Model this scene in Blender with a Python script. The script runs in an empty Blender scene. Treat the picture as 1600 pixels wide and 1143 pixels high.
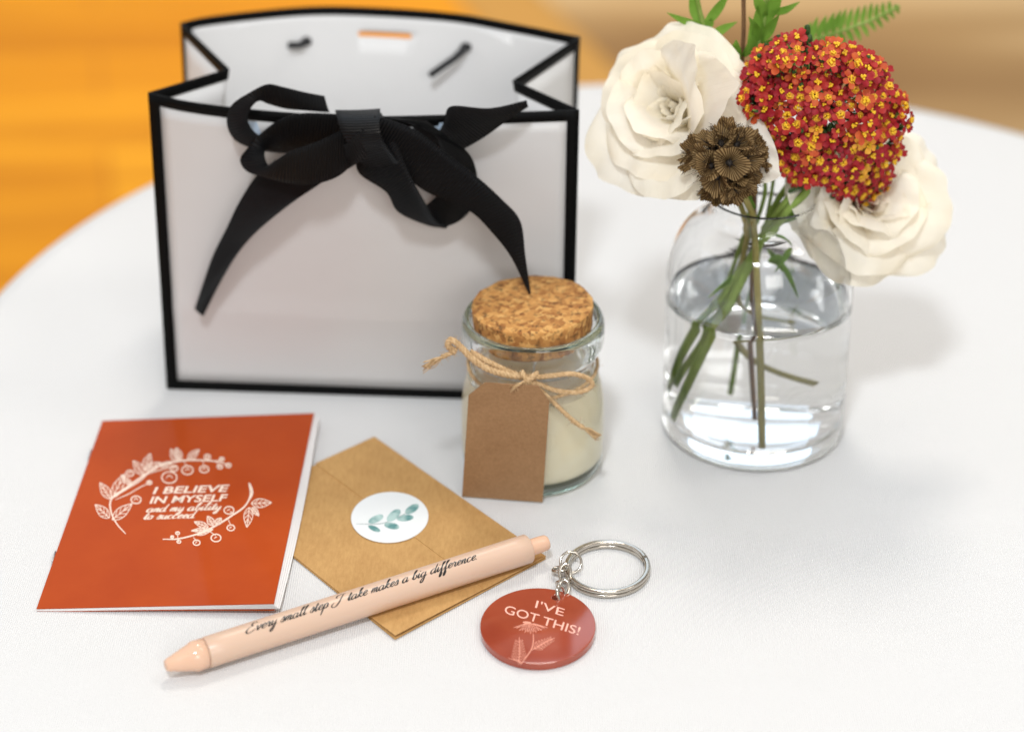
import bpy, math, random
import numpy as np
from mathutils import Vector, Matrix, noise
random.seed(7)
V = Vector
S = bpy.context.scene
# ------------------------------------------------------------------ camera
F = 3282.0; PIT = math.radians(23.7); H = .4355      # focal length in photo pixels, pitch, height over the table
cam = bpy.data.cameras.new('camera'); co = bpy.data.objects.new('camera', cam)
S.collection.objects.link(co); S.camera = co
co.location = (0, 0, H); co.rotation_euler = (math.pi/2-PIT, 0, 0)
cam.sensor_width = 36; cam.lens = F/1600*36; cam.shift_y = -(571.5-200)/1600
cam.clip_start = .01; cam.clip_end = 50
cam.dof.use_dof = True; cam.dof.focus_distance = .722; cam.dof.aperture_fstop = 5.2
cam.dof.aperture_blades = 9
S.render.resolution_x = 1024; S.render.resolution_y = 731
# ------------------------------------------------------------------ light
w = bpy.data.worlds.new('World'); S.world = w; w.use_nodes = True
nt = w.node_tree; bg = nt.nodes['Background']
bg.inputs['Color'].default_value = (1, .95, .90, 1); bg.inputs['Strength'].default_value = .50
def area(name, loc, tgt, size, power, col, shape='RECTANGLE', sy=None):
    l = bpy.data.lights.new(name, 'AREA'); l.energy = power; l.color = col; l.shape = shape
    l.size = size; l.size_y = sy or size
    o = bpy.data.objects.new(name, l); S.collection.objects.link(o); o.location = loc
    o.rotation_euler = (V(tgt)-V(loc)).to_track_quat('-Z', 'Y').to_euler()
    return o
area('ceiling_lamp', (-.16, -.25, 1.4), (0, .68, 0), .17, 12.5, (.90, .95, 1))
area('ceiling_lamp', (.05, 1.32, 1.35), (0, .68, 0), .30, 6.6, (1, .93, .84))
area('window_or_fill_light', (-1.7, .9, .9), (0, .68, 0), .9, 3, (.80, .90, 1))
area('window_or_fill_light', (.5, -1.25, .95), (.02, .68, .06), .8, 12, (1, .98, .95))  # unseen front fill lamp, added to brighten petals and other upright faces
area('window_or_fill_light', (.6, 4.2, 2.0), (.05, .68, .05), 3.2, 22, (.58, .78, 1), sy=1.7)
area('ceiling_lamp', (.9, .75, 1.5), (0.05, .68, 0), .34, 3.0, (1, .96, .90))
area('ceiling_lamp', (1.5, 3.6, 2.2), (-.6, 3.2, -.75), 1.0, 16, (1, .8, .50)).data.spread = math.radians(75)
S.view_settings.view_transform = 'Standard'; S.view_settings.look = 'None'
S.view_settings.exposure = 0.12; S.view_settings.gamma = 1
S.render.engine = 'CYCLES'
c = S.cycles; c.use_denoising = True; c.max_bounces = 36; c.transmission_bounces = 32; c.glossy_bounces = 12; c.transparent_max_bounces = 16
c.caustics_refractive = True; c.caustics_reflective = True; c.sample_clamp_indirect = 12; c.blur_glossy = .5
# ------------------------------------------------------------------ photo pixel -> place
CP, SP = math.cos(PIT), math.sin(PIT)
def ray(x, y):
    a = (x-800)/F; b = -(y-200)/F
    return V((a, CP+b*SP, -SP+b*CP))
def P(x, y, z=0.):                      # point of the level plane z
    d = ray(x, y); return V((0, 0, H))+d*((z-H)/d.z)
def PY(x, y, Y):                        # point of the upright plane Y
    d = ray(x, y); return V((0, 0, H))+d*(Y/d.y)
def PN(x, y, o, n):                     # point of a plane
    d = ray(x, y); q = V((0, 0, H)); return q+d*((o-q).dot(n)/d.dot(n))
# ------------------------------------------------------------------ objects
def tag(o, label, cat=None, group=None, kind=None):
    if label: o['label'] = label
    if cat: o['category'] = cat
    if group: o['group'] = group
    if kind: o['kind'] = kind
    return o
def thing(name, loc, label, cat, group=None):
    o = bpy.data.objects.new(name, None); S.collection.objects.link(o); o.location = loc
    o.empty_display_size = .01
    return tag(o, label, cat, group)
def rootloc(p):
    v = V((0, 0, 0))
    while p: v += p.location; p = p.parent
    return v
def obj(name, vs, fs, mat, parent=None, smooth=True, uv=None, loc=None, mats=None, mi=None):
    o0 = rootloc(parent) if parent else V(loc if loc else (0, 0, 0))
    me = bpy.data.meshes.new(name)
    me.from_pydata([tuple(V(v)-o0) for v in vs], [], fs)
    for m in (mats or [mat]): me.materials.append(m)
    if mi: me.polygons.foreach_set('material_index', mi)
    if smooth: me.polygons.foreach_set('use_smooth', [True]*len(me.polygons))
    if uv:
        l = me.uv_layers.new(name='UVMap')
        for lp in me.loops: l.data[lp.index].uv = uv[lp.vertex_index]
    me.update()
    o = bpy.data.objects.new(name, me); S.collection.objects.link(o)
    if parent: o.parent = parent
    elif loc: o.location = loc
    return o
def solid(o, t, off=0):
    m = o.modifiers.new('thickness', 'SOLIDIFY'); m.thickness = t; m.offset = off; return o
def bevel(o, w_, seg=2, ang=.6):
    m = o.modifiers.new('bevel', 'BEVEL'); m.width = w_; m.segments = seg; m.limit_method = 'ANGLE'; m.angle_limit = ang; return o
def subd(o, n=1):
    m = o.modifiers.new('sub', 'SUBSURF'); m.levels = n; m.render_levels = n; return o
class MB:
    def __init__(s): s.v = []; s.f = []; s.m = []; s.uv = []
    def add(s, vs, fs, mi=0, uv=None):
        b = len(s.v); s.v += [V(v) for v in vs]; s.f += [tuple(b+i for i in f) for f in fs]; s.m += [mi]*len(fs)
        s.uv += uv if uv else [(0, 0)]*len(vs)
    def build(s, name, mat, parent=None, **k):
        mats = mat if isinstance(mat, list) else [mat]
        return obj(name, s.v, s.f, None, parent, mats=mats, mi=s.m, uv=s.uv, **k)
def cr(pts, n):                          # Catmull-Rom through pts (any dimension), n per span
    p = [np.array(q, float) for q in pts]
    if len(p) < 3:
        return [p[0]+(p[-1]-p[0])*i/n for i in range(n+1)]
    p = [2*p[0]-p[1]]+p+[2*p[-1]-p[-2]]; out = []
    for i in range(1, len(p)-2):
        for k in range(n):
            t = k/n; a, b, c_, d = p[i-1], p[i], p[i+1], p[i+2]
            out.append(.5*((2*b)+(-a+c_)*t+(2*a-5*b+4*c_-d)*t*t+(-a+3*b-3*c_+d)*t**3))
    out.append(p[-2]); return out
def lathe(prof, cx, cy, cz=0, n=96, mb=None, closed=False):
    mb = mb or MB(); vs = []; fs = []; k = len(prof)
    for i in range(n):
        a = 2*math.pi*i/n
        for r, z in prof: vs.append((cx+r*math.cos(a), cy+r*math.sin(a), cz+z))
    for i in range(n):
        j = (i+1) % n
        for q in range(k if closed else k-1):
            q2 = (q+1) % k
            fs.append((i*k+q, j*k+q, j*k+q2, i*k+q2))
    mb.add(vs, fs); return mb
def clean(o):                            # weld the poles of a lathed mesh and face outwards
    import bmesh
    bm = bmesh.new(); bm.from_mesh(o.data)
    bmesh.ops.remove_doubles(bm, verts=bm.verts, dist=1e-6)
    bmesh.ops.dissolve_degenerate(bm, dist=1e-7, edges=bm.edges)
    bmesh.ops.recalc_face_normals(bm, faces=bm.faces)
    bm.to_mesh(o.data); bm.free(); return o
def smoothprof(p, n=6): return [tuple(q) for q in cr(p, n)]
def tube(mb, pts, r, n=8, mi=0, cap=True):
    pts = [V(p) for p in pts]; k = len(pts)
    rs = r if isinstance(r, (list, tuple)) else [r]*k
    t = [(pts[min(i+1, k-1)]-pts[max(i-1, 0)]).normalized() for i in range(k)]
    up = V((0, 0, 1)) if abs(t[0].z) < .9 else V((0, 1, 0))
    x = t[0].cross(up).normalized(); vs = []; uv = []; L = 0
    for i in range(k):
        if i: L += (pts[i]-pts[i-1]).length
        x = (x-t[i]*x.dot(t[i])).normalized(); y = t[i].cross(x)
        for j in range(n):
            a = 2*math.pi*j/n; vs.append(pts[i]+(x*math.cos(a)+y*math.sin(a))*rs[i]); uv.append((L, j/n))
    fs = [(i*n+j, i*n+(j+1) % n, (i+1)*n+(j+1) % n, (i+1)*n+j) for i in range(k-1) for j in range(n)]
    if cap: fs += [tuple(range(n))[::-1], tuple((k-1)*n+j for j in range(n))]
    mb.add(vs, fs, mi, uv)
def spath(pts, n=8): return [V(q) for q in cr([tuple(p) for p in pts], n)]
# ------------------------------------------------------------------ materials
def mat(name, col=(.8, .8, .8), rough=.5, **k):
    m = bpy.data.materials.new(name); m.use_nodes = True
    b = m.node_tree.nodes['Principled BSDF']
    b.inputs['Base Color'].default_value = (*col, 1); b.inputs['Roughness'].default_value = rough
    for a, v in k.items(): b.inputs[a.replace('_', ' ')].default_value = v
    return m
def N(m, t, **k):
    n = m.node_tree.nodes.new('ShaderNode'+t)
    for a, v in k.items(): setattr(n, a, v)
    return n
def L(m, a, b): m.node_tree.links.new(a, b)
def BS(m): return m.node_tree.nodes['Principled BSDF']
def coord(m, kind='Object', scale=(1, 1, 1), rot=(0, 0, 0)):
    tc = N(m, 'TexCoord'); mp = N(m, 'Mapping'); mp.inputs['Scale'].default_value = scale; mp.inputs['Rotation'].default_value = rot
    L(m, tc.outputs[kind], mp.inputs['Vector']); return mp.outputs[0]
def ramp(m, fac, stops, out=None):
    r = N(m, 'ValToRGB'); e = r.color_ramp.elements
    while len(e) < len(stops): e.new(.5)
    for q, (p_, c_) in zip(e, stops): q.position = p_; q.color = (*c_, 1)
    L(m, fac, r.inputs[0])
    if out is not None: L(m, r.outputs[0], out)
    return r.outputs[0]
def bump(m, h, strength, dist, prev=None):
    b = N(m, 'Bump'); b.inputs['Strength'].default_value = strength; b.inputs['Distance'].default_value = dist
    L(m, h, b.inputs['Height'])
    if prev: L(m, prev, b.inputs['Normal'])
    L(m, b.outputs[0], BS(m).inputs['Normal']); return b.outputs[0]
def noisetex(m, v, scale, detail=4, rough=.6):
    n = N(m, 'TexNoise'); n.inputs['Scale'].default_value = scale; n.inputs['Detail'].default_value = detail; n.inputs['Roughness'].default_value = rough
    L(m, v, n.inputs['Vector']); return n.outputs['Fac']

M = {}
m = M['cloth'] = mat('white_table_linen', (.800, .800, .798), .85, Sheen_Weight=.15)
v = coord(m)
wv = N(m, 'TexWave', wave_type='BANDS', bands_direction='X'); wv.inputs['Scale'].default_value = 420; wv.inputs['Distortion'].default_value = .6
wv.inputs['Detail Scale'].default_value = 3; L(m, v, wv.inputs['Vector'])
wh = N(m, 'TexWave', wave_type='BANDS', bands_direction='Y'); wh.inputs['Scale'].default_value = 560; wh.inputs['Distortion'].default_value = .6; L(m, v, wh.inputs['Vector'])
b1 = bump(m, wv.outputs['Fac'], 1., .00024); b1 = bump(m, wh.outputs['Fac'], .25, .00008, b1)
bump(m, noisetex(m, v, 14, 3), .35, .004, b1)

m = M['paper'] = mat('white_gift_paper', (.56, .55, .545), .45, Coat_Weight=.2, Coat_Roughness=.25)
bump(m, noisetex(m, coord(m), 22, 3), .25, .003)
m = M['inner'] = mat('pale_card_lining', (.74, .735, .73), .6)
bump(m, noisetex(m, coord(m), 40, 3), .2, .002)
M['black_trim'] = mat('black_paper_edge', (.0035, .0035, .0035), .5, Specular_IOR_Level=.06)
M['cord'] = mat('black_cord', (.012, .012, .014), .7)
m = M['ribbon'] = mat('black_grosgrain', (.0035, .0038, .0048), .42, Specular_IOR_Level=.22)
wv = N(m, 'TexWave', wave_type='BANDS', bands_direction='X'); wv.inputs['Scale'].default_value = .27; L(m, coord(m, 'UV'), wv.inputs['Vector'])
bump(m, wv.outputs['Fac'], 1., .0010)
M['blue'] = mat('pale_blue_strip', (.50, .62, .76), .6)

def kraft(name, c0, c1, sc=1):
    m = mat(name, c0, .75)
    v = coord(m)
    n1 = noisetex(m, v, 60*sc, 6, .7); n2 = noisetex(m, coord(m, 'Object', (1, .25, 1)), 900, 3, .7)
    mx = N(m, 'Math', operation='ADD'); L(m, n1, mx.inputs[0]); L(m, n2, mx.inputs[1])
    ms = N(m, 'Math', operation='MULTIPLY'); L(m, mx.outputs[0], ms.inputs[0]); ms.inputs[1].default_value = .5
    ramp(m, ms.outputs[0], [(.36, c0), (.64, c1)], BS(m).inputs['Base Color'])
    bump(m, n2, .25, .0003); return m
M['kraft'] = kraft('golden_kraft_paper', (.45, .245, .08), (.57, .335, .122))
M['tag'] = kraft('brown_kraft_card', (.235, .125, .052), (.32, .18, .083))
M['sticker'] = mat('white_sticker_paper', (.82, .85, .86), .45)
m = M['teal'] = mat('teal_watercolour', (.2, .4, .4), .6)
ramp(m, noisetex(m, coord(m), 170, 2), [(.38, (.10, .27, .27)), (.62, (.45, .62, .60))], BS(m).inputs['Base Color'])
M['grey_ink'] = mat('grey_ink', (.35, .42, .42), .6)

m = M['orange'] = mat('burnt_orange_card', (.56, .10, .012), .45, Specular_IOR_Level=.15, Coat_Weight=.12, Coat_Roughness=.08)
v = coord(m); ramp(m, noisetex(m, v, 30, 5), [(.3, (.39, .048, .003)), (.7, (.45, .064, .005))], BS(m).inputs['Base Color'])
M['print'] = mat('cream_print', (.88, .70, .58), .5)
m = M['pages'] = mat('white_pages', (.80, .78, .77), .8)
M['staple'] = mat('steel', (.6, .6, .6), .3, Metallic=1.)

M['pen'] = mat('peach_satin_plastic', (.64, .45, .335), .36, Subsurface_Weight=.15, Subsurface_Radius=(.004, .002, .001), Subsurface_Scale=.5)
M['pen_gloss'] = mat('peach_gloss_plastic', (.73, .47, .33), .12, Subsurface_Weight=.15, Subsurface_Radius=(.004, .002, .001), Subsurface_Scale=.5)
M['ink'] = mat('black_ink', (.012, .01, .01), .35)

m = M['acrylic'] = mat('rust_red_acrylic', (.41, .075, .033), .10, Coat_Weight=.5, Coat_Roughness=.03)
ramp(m, noisetex(m, coord(m), 45, 3), [(.3, (.29, .048, .022)), (.7, (.37, .068, .032))], BS(m).inputs['Base Color'])
m = M['acrylic_edge'] = mat('clear_red_edge', (.62, .12, .06), .08, Transmission_Weight=.35)
M['pink'] = mat('pink_lettering', (.92, .50, .40), .5)
M['pink2'] = mat('pale_pink_engraving', (.80, .34, .24), .5)
m = M['silver'] = mat('nickel_plated_steel', (.55, .51, .45), .18, Metallic=1.)
bump(m, noisetex(m, coord(m), 300, 3), .08, .0005)

m = M['cork'] = mat('granulated_cork', (.5, .28, .1), .85)
v = coord(m); vo = N(m, 'TexVoronoi'); vo.inputs['Scale'].default_value = 520; vo.inputs['Randomness'].default_value = 1
wn = N(m, 'TexNoise'); wn.inputs['Scale'].default_value = 200; L(m, v, wn.inputs['Vector'])
mxv = N(m, 'Mix', data_type='VECTOR'); mxv.inputs['Factor'].default_value = .004
L(m, v, mxv.inputs[4]); L(m, wn.outputs['Color'], mxv.inputs[5]); L(m, mxv.outputs[1], vo.inputs['Vector'])
sep = N(m, 'SeparateColor'); L(m, vo.outputs['Color'], sep.inputs[0])
grain = ramp(m, sep.outputs[0], [(0, (.30, .115, .026)), (.35, (.45, .205, .052)), (.7, (.56, .28, .078)), (1, (.66, .37, .12))])
dk = ramp(m, noisetex(m, v, 380, 5, .75), [(.36, (.16, .16, .16)), (.47, (1, 1, 1))])
mu = N(m, 'Mix', data_type='RGBA', blend_type='MULTIPLY'); mu.inputs[0].default_value = .85
L(m, grain, mu.inputs[6]); L(m, dk, mu.inputs[7]); L(m, mu.outputs[2], BS(m).inputs['Base Color'])
bump(m, noisetex(m, v, 380, 5, .75), .5, .0006)
m = M['jute'] = mat('jute_fibre', (.55, .36, .18), .85)
ramp(m, noisetex(m, coord(m), 700, 3), [(.3, (.40, .245, .11)), (.7, (.68, .48, .27))], BS(m).inputs['Base Color'])
bump(m, noisetex(m, coord(m), 1500, 2), .5, .0003)
m = M['wax'] = mat('cream_wax', (.95, .88, .66), .6)
ramp(m, noisetex(m, coord(m), 40, 3), [(.35, (.98, .86, .60)), (.65, (1.0, .92, .71))], BS(m).inputs['Base Color'])
def glass(name, col, ior, dens=None, dcol=None, rough=0.):
    m = bpy.data.materials.new(name); m.use_nodes = True; t = m.node_tree
    t.nodes.remove(t.nodes['Principled BSDF']); g = t.nodes.new('ShaderNodeBsdfGlass')
    g.inputs['Color'].default_value = (*col, 1); g.inputs['IOR'].default_value = ior; g.inputs['Roughness'].default_value = rough
    o = t.nodes['Material Output']; t.links.new(g.outputs[0], o.inputs['Surface'])
    if dens:
        a = t.nodes.new('ShaderNodeVolumeAbsorption'); a.inputs['Color'].default_value = (*dcol, 1); a.inputs['Density'].default_value = dens
        t.links.new(a.outputs[0], o.inputs['Volume'])
    return m
M['jar_glass'] = glass('greenish_jar_glass', (1, 1, 1), 1.46, 15, (.64, .88, .83))
M['vase_glass'] = glass('clear_vase_glass', (1, 1, 1), 1.42, 6, (.8, .9, .9))
M['water'] = glass('water', (1, 1, 1), 1.33, 2, (.8, .9, .95))

def leafmat(name, c0, c1, tr=.3, sc=80, rough=.5, fine=None):
    m = mat(name, c0, rough); t = m.node_tree; BS(m).inputs['Specular IOR Level'].default_value = .25
    n = noisetex(m, coord(m), sc, 4)
    r = ramp(m, n, [(.32, c0), (.68, c1)], BS(m).inputs['Base Color'])
    tl = N(m, 'BsdfTranslucent'); L(m, r, tl.inputs['Color'])
    mx = N(m, 'MixShader'); mx.inputs[0].default_value = tr
    L(m, BS(m).outputs[0], mx.inputs[1]); L(m, tl.outputs[0], mx.inputs[2]); L(m, mx.outputs[0], t.nodes['Material Output'].inputs['Surface'])
    return m
m = M['petal'] = leafmat('cream_rose_petal', (.975, .92, .80), (.995, .975, .92), .45, 30, .6)
sp_ = ramp(m, noisetex(m, coord(m), 150, 5, .7), [(.66, (1, 1, 1)), (.74, (.86, .66, .40))])
mq = N(m, 'Mix', data_type='RGBA', blend_type='MULTIPLY'); mq.inputs[0].default_value = .8
l0 = BS(m).inputs['Base Color'].links[0].from_socket
su = N(m, 'SeparateXYZ'); L(m, coord(m, 'UV'), su.inputs[0])
nz = N(m, 'Math', operation='MULTIPLY_ADD'); L(m, noisetex(m, coord(m), 90, 4), nz.inputs[0]); nz.inputs[1].default_value = .10; L(m, su.outputs[1], nz.inputs[2])
hb = ramp(m, nz.outputs[0], [(.10, (.97, .84, .52)), (.45, (1, .97, .88)), (.75, (1, 1, 1)), (1.0, (1, .98, .93))])
mh = N(m, 'Mix', data_type='RGBA', blend_type='MULTIPLY'); mh.inputs[0].default_value = .9
L(m, l0, mh.inputs[6]); L(m, hb, mh.inputs[7]); l0 = mh.outputs[2]
for n_ in m.node_tree.nodes:
    if n_.type == 'BSDF_TRANSLUCENT': L(m, l0, n_.inputs['Color'])
L(m, l0, mq.inputs[6]); L(m, sp_, mq.inputs[7]); L(m, mq.outputs[2], BS(m).inputs['Base Color'])
vw = N(m, 'TexWave', wave_type='BANDS', bands_direction='X'); vw.inputs['Scale'].default_value = 5.5; vw.inputs['Distortion'].default_value = 5; vw.inputs['Detail'].default_value = 3
vw.inputs['Detail Scale'].default_value = 2; L(m, coord(m, 'UV', (1, .25, 1)), vw.inputs['Vector'])
b1 = bump(m, noisetex(m, coord(m), 260, 4), .25, .0005); bump(m, vw.outputs['Fac'], .10, .0005, b1)
M['green'] = leafmat('leaf_green', (.13, .27, .03), (.22, .40, .06), .4, 60)
M['stem'] = leafmat('stem_green', (.22, .34, .06), (.34, .46, .12), .25, 60)
M['dark_green'] = leafmat('dark_leaf_green', (.03, .07, .018), (.06, .12, .03), .15, 60)
M['brown_stem'] = leafmat('brown_stem', (.12, .06, .03), (.20, .11, .05), .05, 60)
M['olive_stem'] = leafmat('olive_stem', (.30, .28, .08), (.38, .32, .12), .1, 60)
M['red'] = leafmat('red_floret', (.36, .016, .018), (.52, .045, .036), .25, 260)
M['crimson'] = leafmat('crimson_floret', (.25, .008, .018), (.42, .022, .03), .22, 160)
M['coral'] = leafmat('coral_floret', (.50, .06, .026), (.66, .14, .04), .25, 260)
M['amber'] = leafmat('amber_floret', (.80, .33, .03), (.85, .48, .07), .22, 160)
M['yellow'] = mat('yellow_stamens', (.85, .50, .015), .6)
m = M['pod'] = leafmat('dry_seed_cup', (.20, .115, .045), (.36, .225, .09), .4, 120, .7)
wv = N(m, 'TexWave', wave_type='BANDS', bands_direction='X'); wv.inputs['Scale'].default_value = 1.0
L(m, coord(m, 'UV', (10.8, 1, 1)), wv.inputs['Vector'])
rr = ramp(m, wv.outputs['Fac'], [(.06, (.11, .062, .024)), (.5, (.30, .19, .08)), (1, (.38, .255, .115))])
for l in list(BS(m).inputs['Base Color'].links): m.node_tree.links.remove(l)
L(m, rr, BS(m).inputs['Base Color'])
for n_ in m.node_tree.nodes:
    if n_.type == 'BSDF_TRANSLUCENT': L(m, rr, n_.inputs['Color'])
bump(m, wv.outputs['Fac'], .7, .0004)
M['pod_core'] = mat('dark_seed_core', (.02, .014, .01), .7)
m = M['floor'] = mat('honey_wood_floor', (.6, .3, .05), .6, Specular_IOR_Level=.15)
# ------------------------------------------------------------------ floor
v = coord(m, 'Object', (1, 1, 1), (0, 0, math.radians(-12)))
br = N(m, 'TexBrick'); br.offset = .37; br.inputs['Scale'].default_value = 1; br.inputs['Brick Width'].default_value = 1.9; br.inputs['Row Height'].default_value = .19
br.inputs['Mortar Size'].default_value = .004; br.inputs['Bias'].default_value = 0
br.inputs['Color1'].default_value = (.80, .34, .012, 1); br.inputs['Color2'].default_value = (.92, .44, .022, 1); br.inputs['Mortar'].default_value = (.66, .27, .015, 1)
L(m, v, br.inputs['Vector'])
n1 = noisetex(m, coord(m, 'Object', (.6, 7, 1), (0, 0, math.radians(-12))), 2, 4)
mu = N(m, 'Mix', data_type='RGBA', blend_type='MULTIPLY'); mu.inputs[0].default_value = .75
L(m, br.outputs['Color'], mu.inputs[6]); L(m, ramp(m, n1, [(.32, (.60, .46, .25)), (.65, (1, 1, 1))]), mu.inputs[7])
L(m, mu.outputs[2], BS(m).inputs['Base Color'])
FZ = -.74
o = obj('floor', [(-6, -2, FZ), (6, -2, FZ), (6, 12, FZ), (-6, 12, FZ)], [(0, 1, 2, 3)], M['floor'], smooth=False)
tag(o, None, kind='structure')
# brown carpet lying over the right side of the floor
m = M['carpet'] = mat('tan_carpet', (.3, .2, .1), .95)
n1 = noisetex(m, coord(m, 'Object', (.35, 1.5, 1), (0, 0, math.radians(28))), 2.2, 2, .4)
ramp(m, n1, [(.34, (.22, .12, .045)), (.5, (.37, .235, .105)), (.62, (.55, .39, .21))], BS(m).inputs['Base Color'])
a_ = P(770, -80, FZ+.004); b_ = P(1010, 150, FZ+.004)
d_ = (a_-b_).normalized(); a_ = b_+d_*6; b_ = b_-d_*4
o = obj('carpet', [b_, b_+V((7, 0, 0)), a_+V((7, 0, 0)), a_], [(0, 1, 2, 3)], M['carpet'], smooth=False, loc=(2.2, 2.8, FZ+.004))
tag(o, None, kind='structure')
o_ = V((0, 0, .002)); sx_ = V((.14, 0, 0))
o = obj('carpet_edging', [b_-sx_-o_, b_+sx_*.2-o_, a_+sx_*.2-o_, a_-sx_-o_], [(0, 1, 2, 3)], mat('brown_edging', (.50, .27, .06), .8), smooth=False, loc=(1., 2.8, FZ+.002))
tag(o, None, kind='structure')
# ------------------------------------------------------------------ table cloth on the round table
TC = V((.0708, .7503, 0)); TR = .3012
t = thing('oval_table', (TC.x, TC.y, FZ), 'small oval cocktail table under the white linen cloth', 'table')
lathe([(0, -.004), (TR-.004, -.004), (TR-.002, -.006), (TR-.002, -.022), (TR-.006, -.025), (0, -.025)], TC.x, TC.y, n=128).build('table_top', mat('table_board', (.5, .45, .4), .5), t)
lathe([(.03, -.026), (.03, FZ+.05), (.20, FZ+.02), (.21, FZ+.005), (0, FZ+.005)], TC.x, TC.y, n=48).build('pedestal', M['staple'], t)
vs = []; fs = []; NR, NA = 60, 160
for i in range(NR+1):
    for j in range(NA):
        a = 2*math.pi*j/NA
        if i <= 40: r = TR*i/40; z = 0
        else:
            q = (i-40)/20; r = TR+.002+.012*min(1, q*4)+(.05+.035*math.sin(a*14+.6*math.sin(a*3)))*q; z = -.62*q
            if i == 41: z = -.008; r = TR+.0035
        x = TC.x+r*math.cos(a); y = TC.y+r*math.sin(a)-(.42*min(1, i/4) if math.sin(a) < 0 else 0)
        vs.append((x, y, z))
    for j in range(NA):
        if i < NR:
            a_, b_ = i*NA+j, i*NA+(j+1) % NA; fs.append((a_, b_, b_+NA, a_+NA))
o = obj('tablecloth', vs, fs, M['cloth'], loc=tuple(TC))
clean(o)
tag(o, 'white ribbed linen cloth spread over the oval table', 'tablecloth')

# ------------------------------------------------------------------ decals (print, lettering, drawings) laid on a surface
LIFT = [0]
def stroke(mb, pts, wd, fn, n=8, taper=True, brush=None, mi=0):
    q = cr(pts, n); k = len(q); vs = []; LIFT[0] += 1
    for i in range(k):
        d = q[min(i+1, k-1)]-q[max(i-1, 0)]; l = np.hypot(*d) or 1; nx, ny = -d[1]/l, d[0]/l
        s = wd*.5
        if taper: s *= .35+.65*math.sin(math.pi*min(max(i/(k-1), .02), .98))**.5
        if brush: s *= brush(d/l)
        for e in (-1, 1): vs.append(fn(q[i][0]+nx*s*e, q[i][1]+ny*s*e, (LIFT[0] % 12)*4e-6))
    mb.add(vs, [(2*i, 2*i+1, 2*i+3, 2*i+2) for i in range(k-1)], mi)
def blob(mb, cx, cy, rx, ry, fn, ang=0, n=18, mi=0):
    LIFT[0] += 1; vs = []
    for i in range(n):
        a = 2*math.pi*i/n; x, y = rx*math.cos(a), ry*math.sin(a)
        vs.append(fn(cx+x*math.cos(ang)-y*math.sin(ang), cy+x*math.sin(ang)+y*math.cos(ang), (LIFT[0] % 12)*4e-6))
    mb.add(vs, [tuple(range(n))], mi)
def leafd(mb, base, tip, wd, fn, lw=2, veins=4, mi=0, fill=False):
    b = np.array(base, float); t_ = np.array(tip, float); d = t_-b; l = np.hypot(*d); u = d/l; n_ = np.array([-u[1], u[0]])
    E = lambda s, e: b+u*l*s+n_*e*wd*.5*math.sin(math.pi*s**.8)
    for e in (-1, 1): stroke(mb, [E(s, e) for s in (0, .15, .35, .55, .75, .9, 1)], lw, fn, 4, False, mi=mi)
    stroke(mb, [b, b+u*l*.5, t_], lw, fn, 3, False, mi=mi)
    for k in range(veins):
        s = .15+.6*k/max(1, veins)
        for e in (-1, 1): stroke(mb, [b+u*l*s, E(min(.97, s+.22), e*.85)], lw*.8, fn, 2, False, mi=mi)
    if fill:
        LIFT[0] += 1
        pts = [E(s, 1) for s in (0, .15, .35, .55, .75, .9, 1)]+[E(s, -1) for s in (.9, .75, .55, .35, .15)]
        mb.add([fn(p[0], p[1], 0) for p in pts], [tuple(range(len(pts)))], mi)
def text(mb, s, o0, end, up, fn, bold=0., shear=0., mi=0):
    cu = bpy.data.curves.new('t', 'FONT'); cu.body = s; cu.size = 1; cu.offset = bold; cu.resolution_u = 4; cu.shear = shear
    ob = bpy.data.objects.new('t', cu); S.collection.objects.link(ob)
    me = ob.to_mesh(); xs = [v.co.x for v in me.vertices]; x0, x1 = min(xs), max(xs)
    cap = .70
    vs = []; o0 = np.array(o0, float); e = np.array(end, float)-o0; up = np.array(up, float)
    for v_ in me.vertices:
        p = o0+e*((v_.co.x-x0)/(x1-x0))+up*(v_.co.y/cap); vs.append(fn(p[0], p[1], 0))
    mb.add(vs, [tuple(p.vertices) for p in me.polygons], mi)
    ob.to_mesh_clear(); bpy.data.objects.remove(ob); bpy.data.curves.remove(cu)
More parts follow.
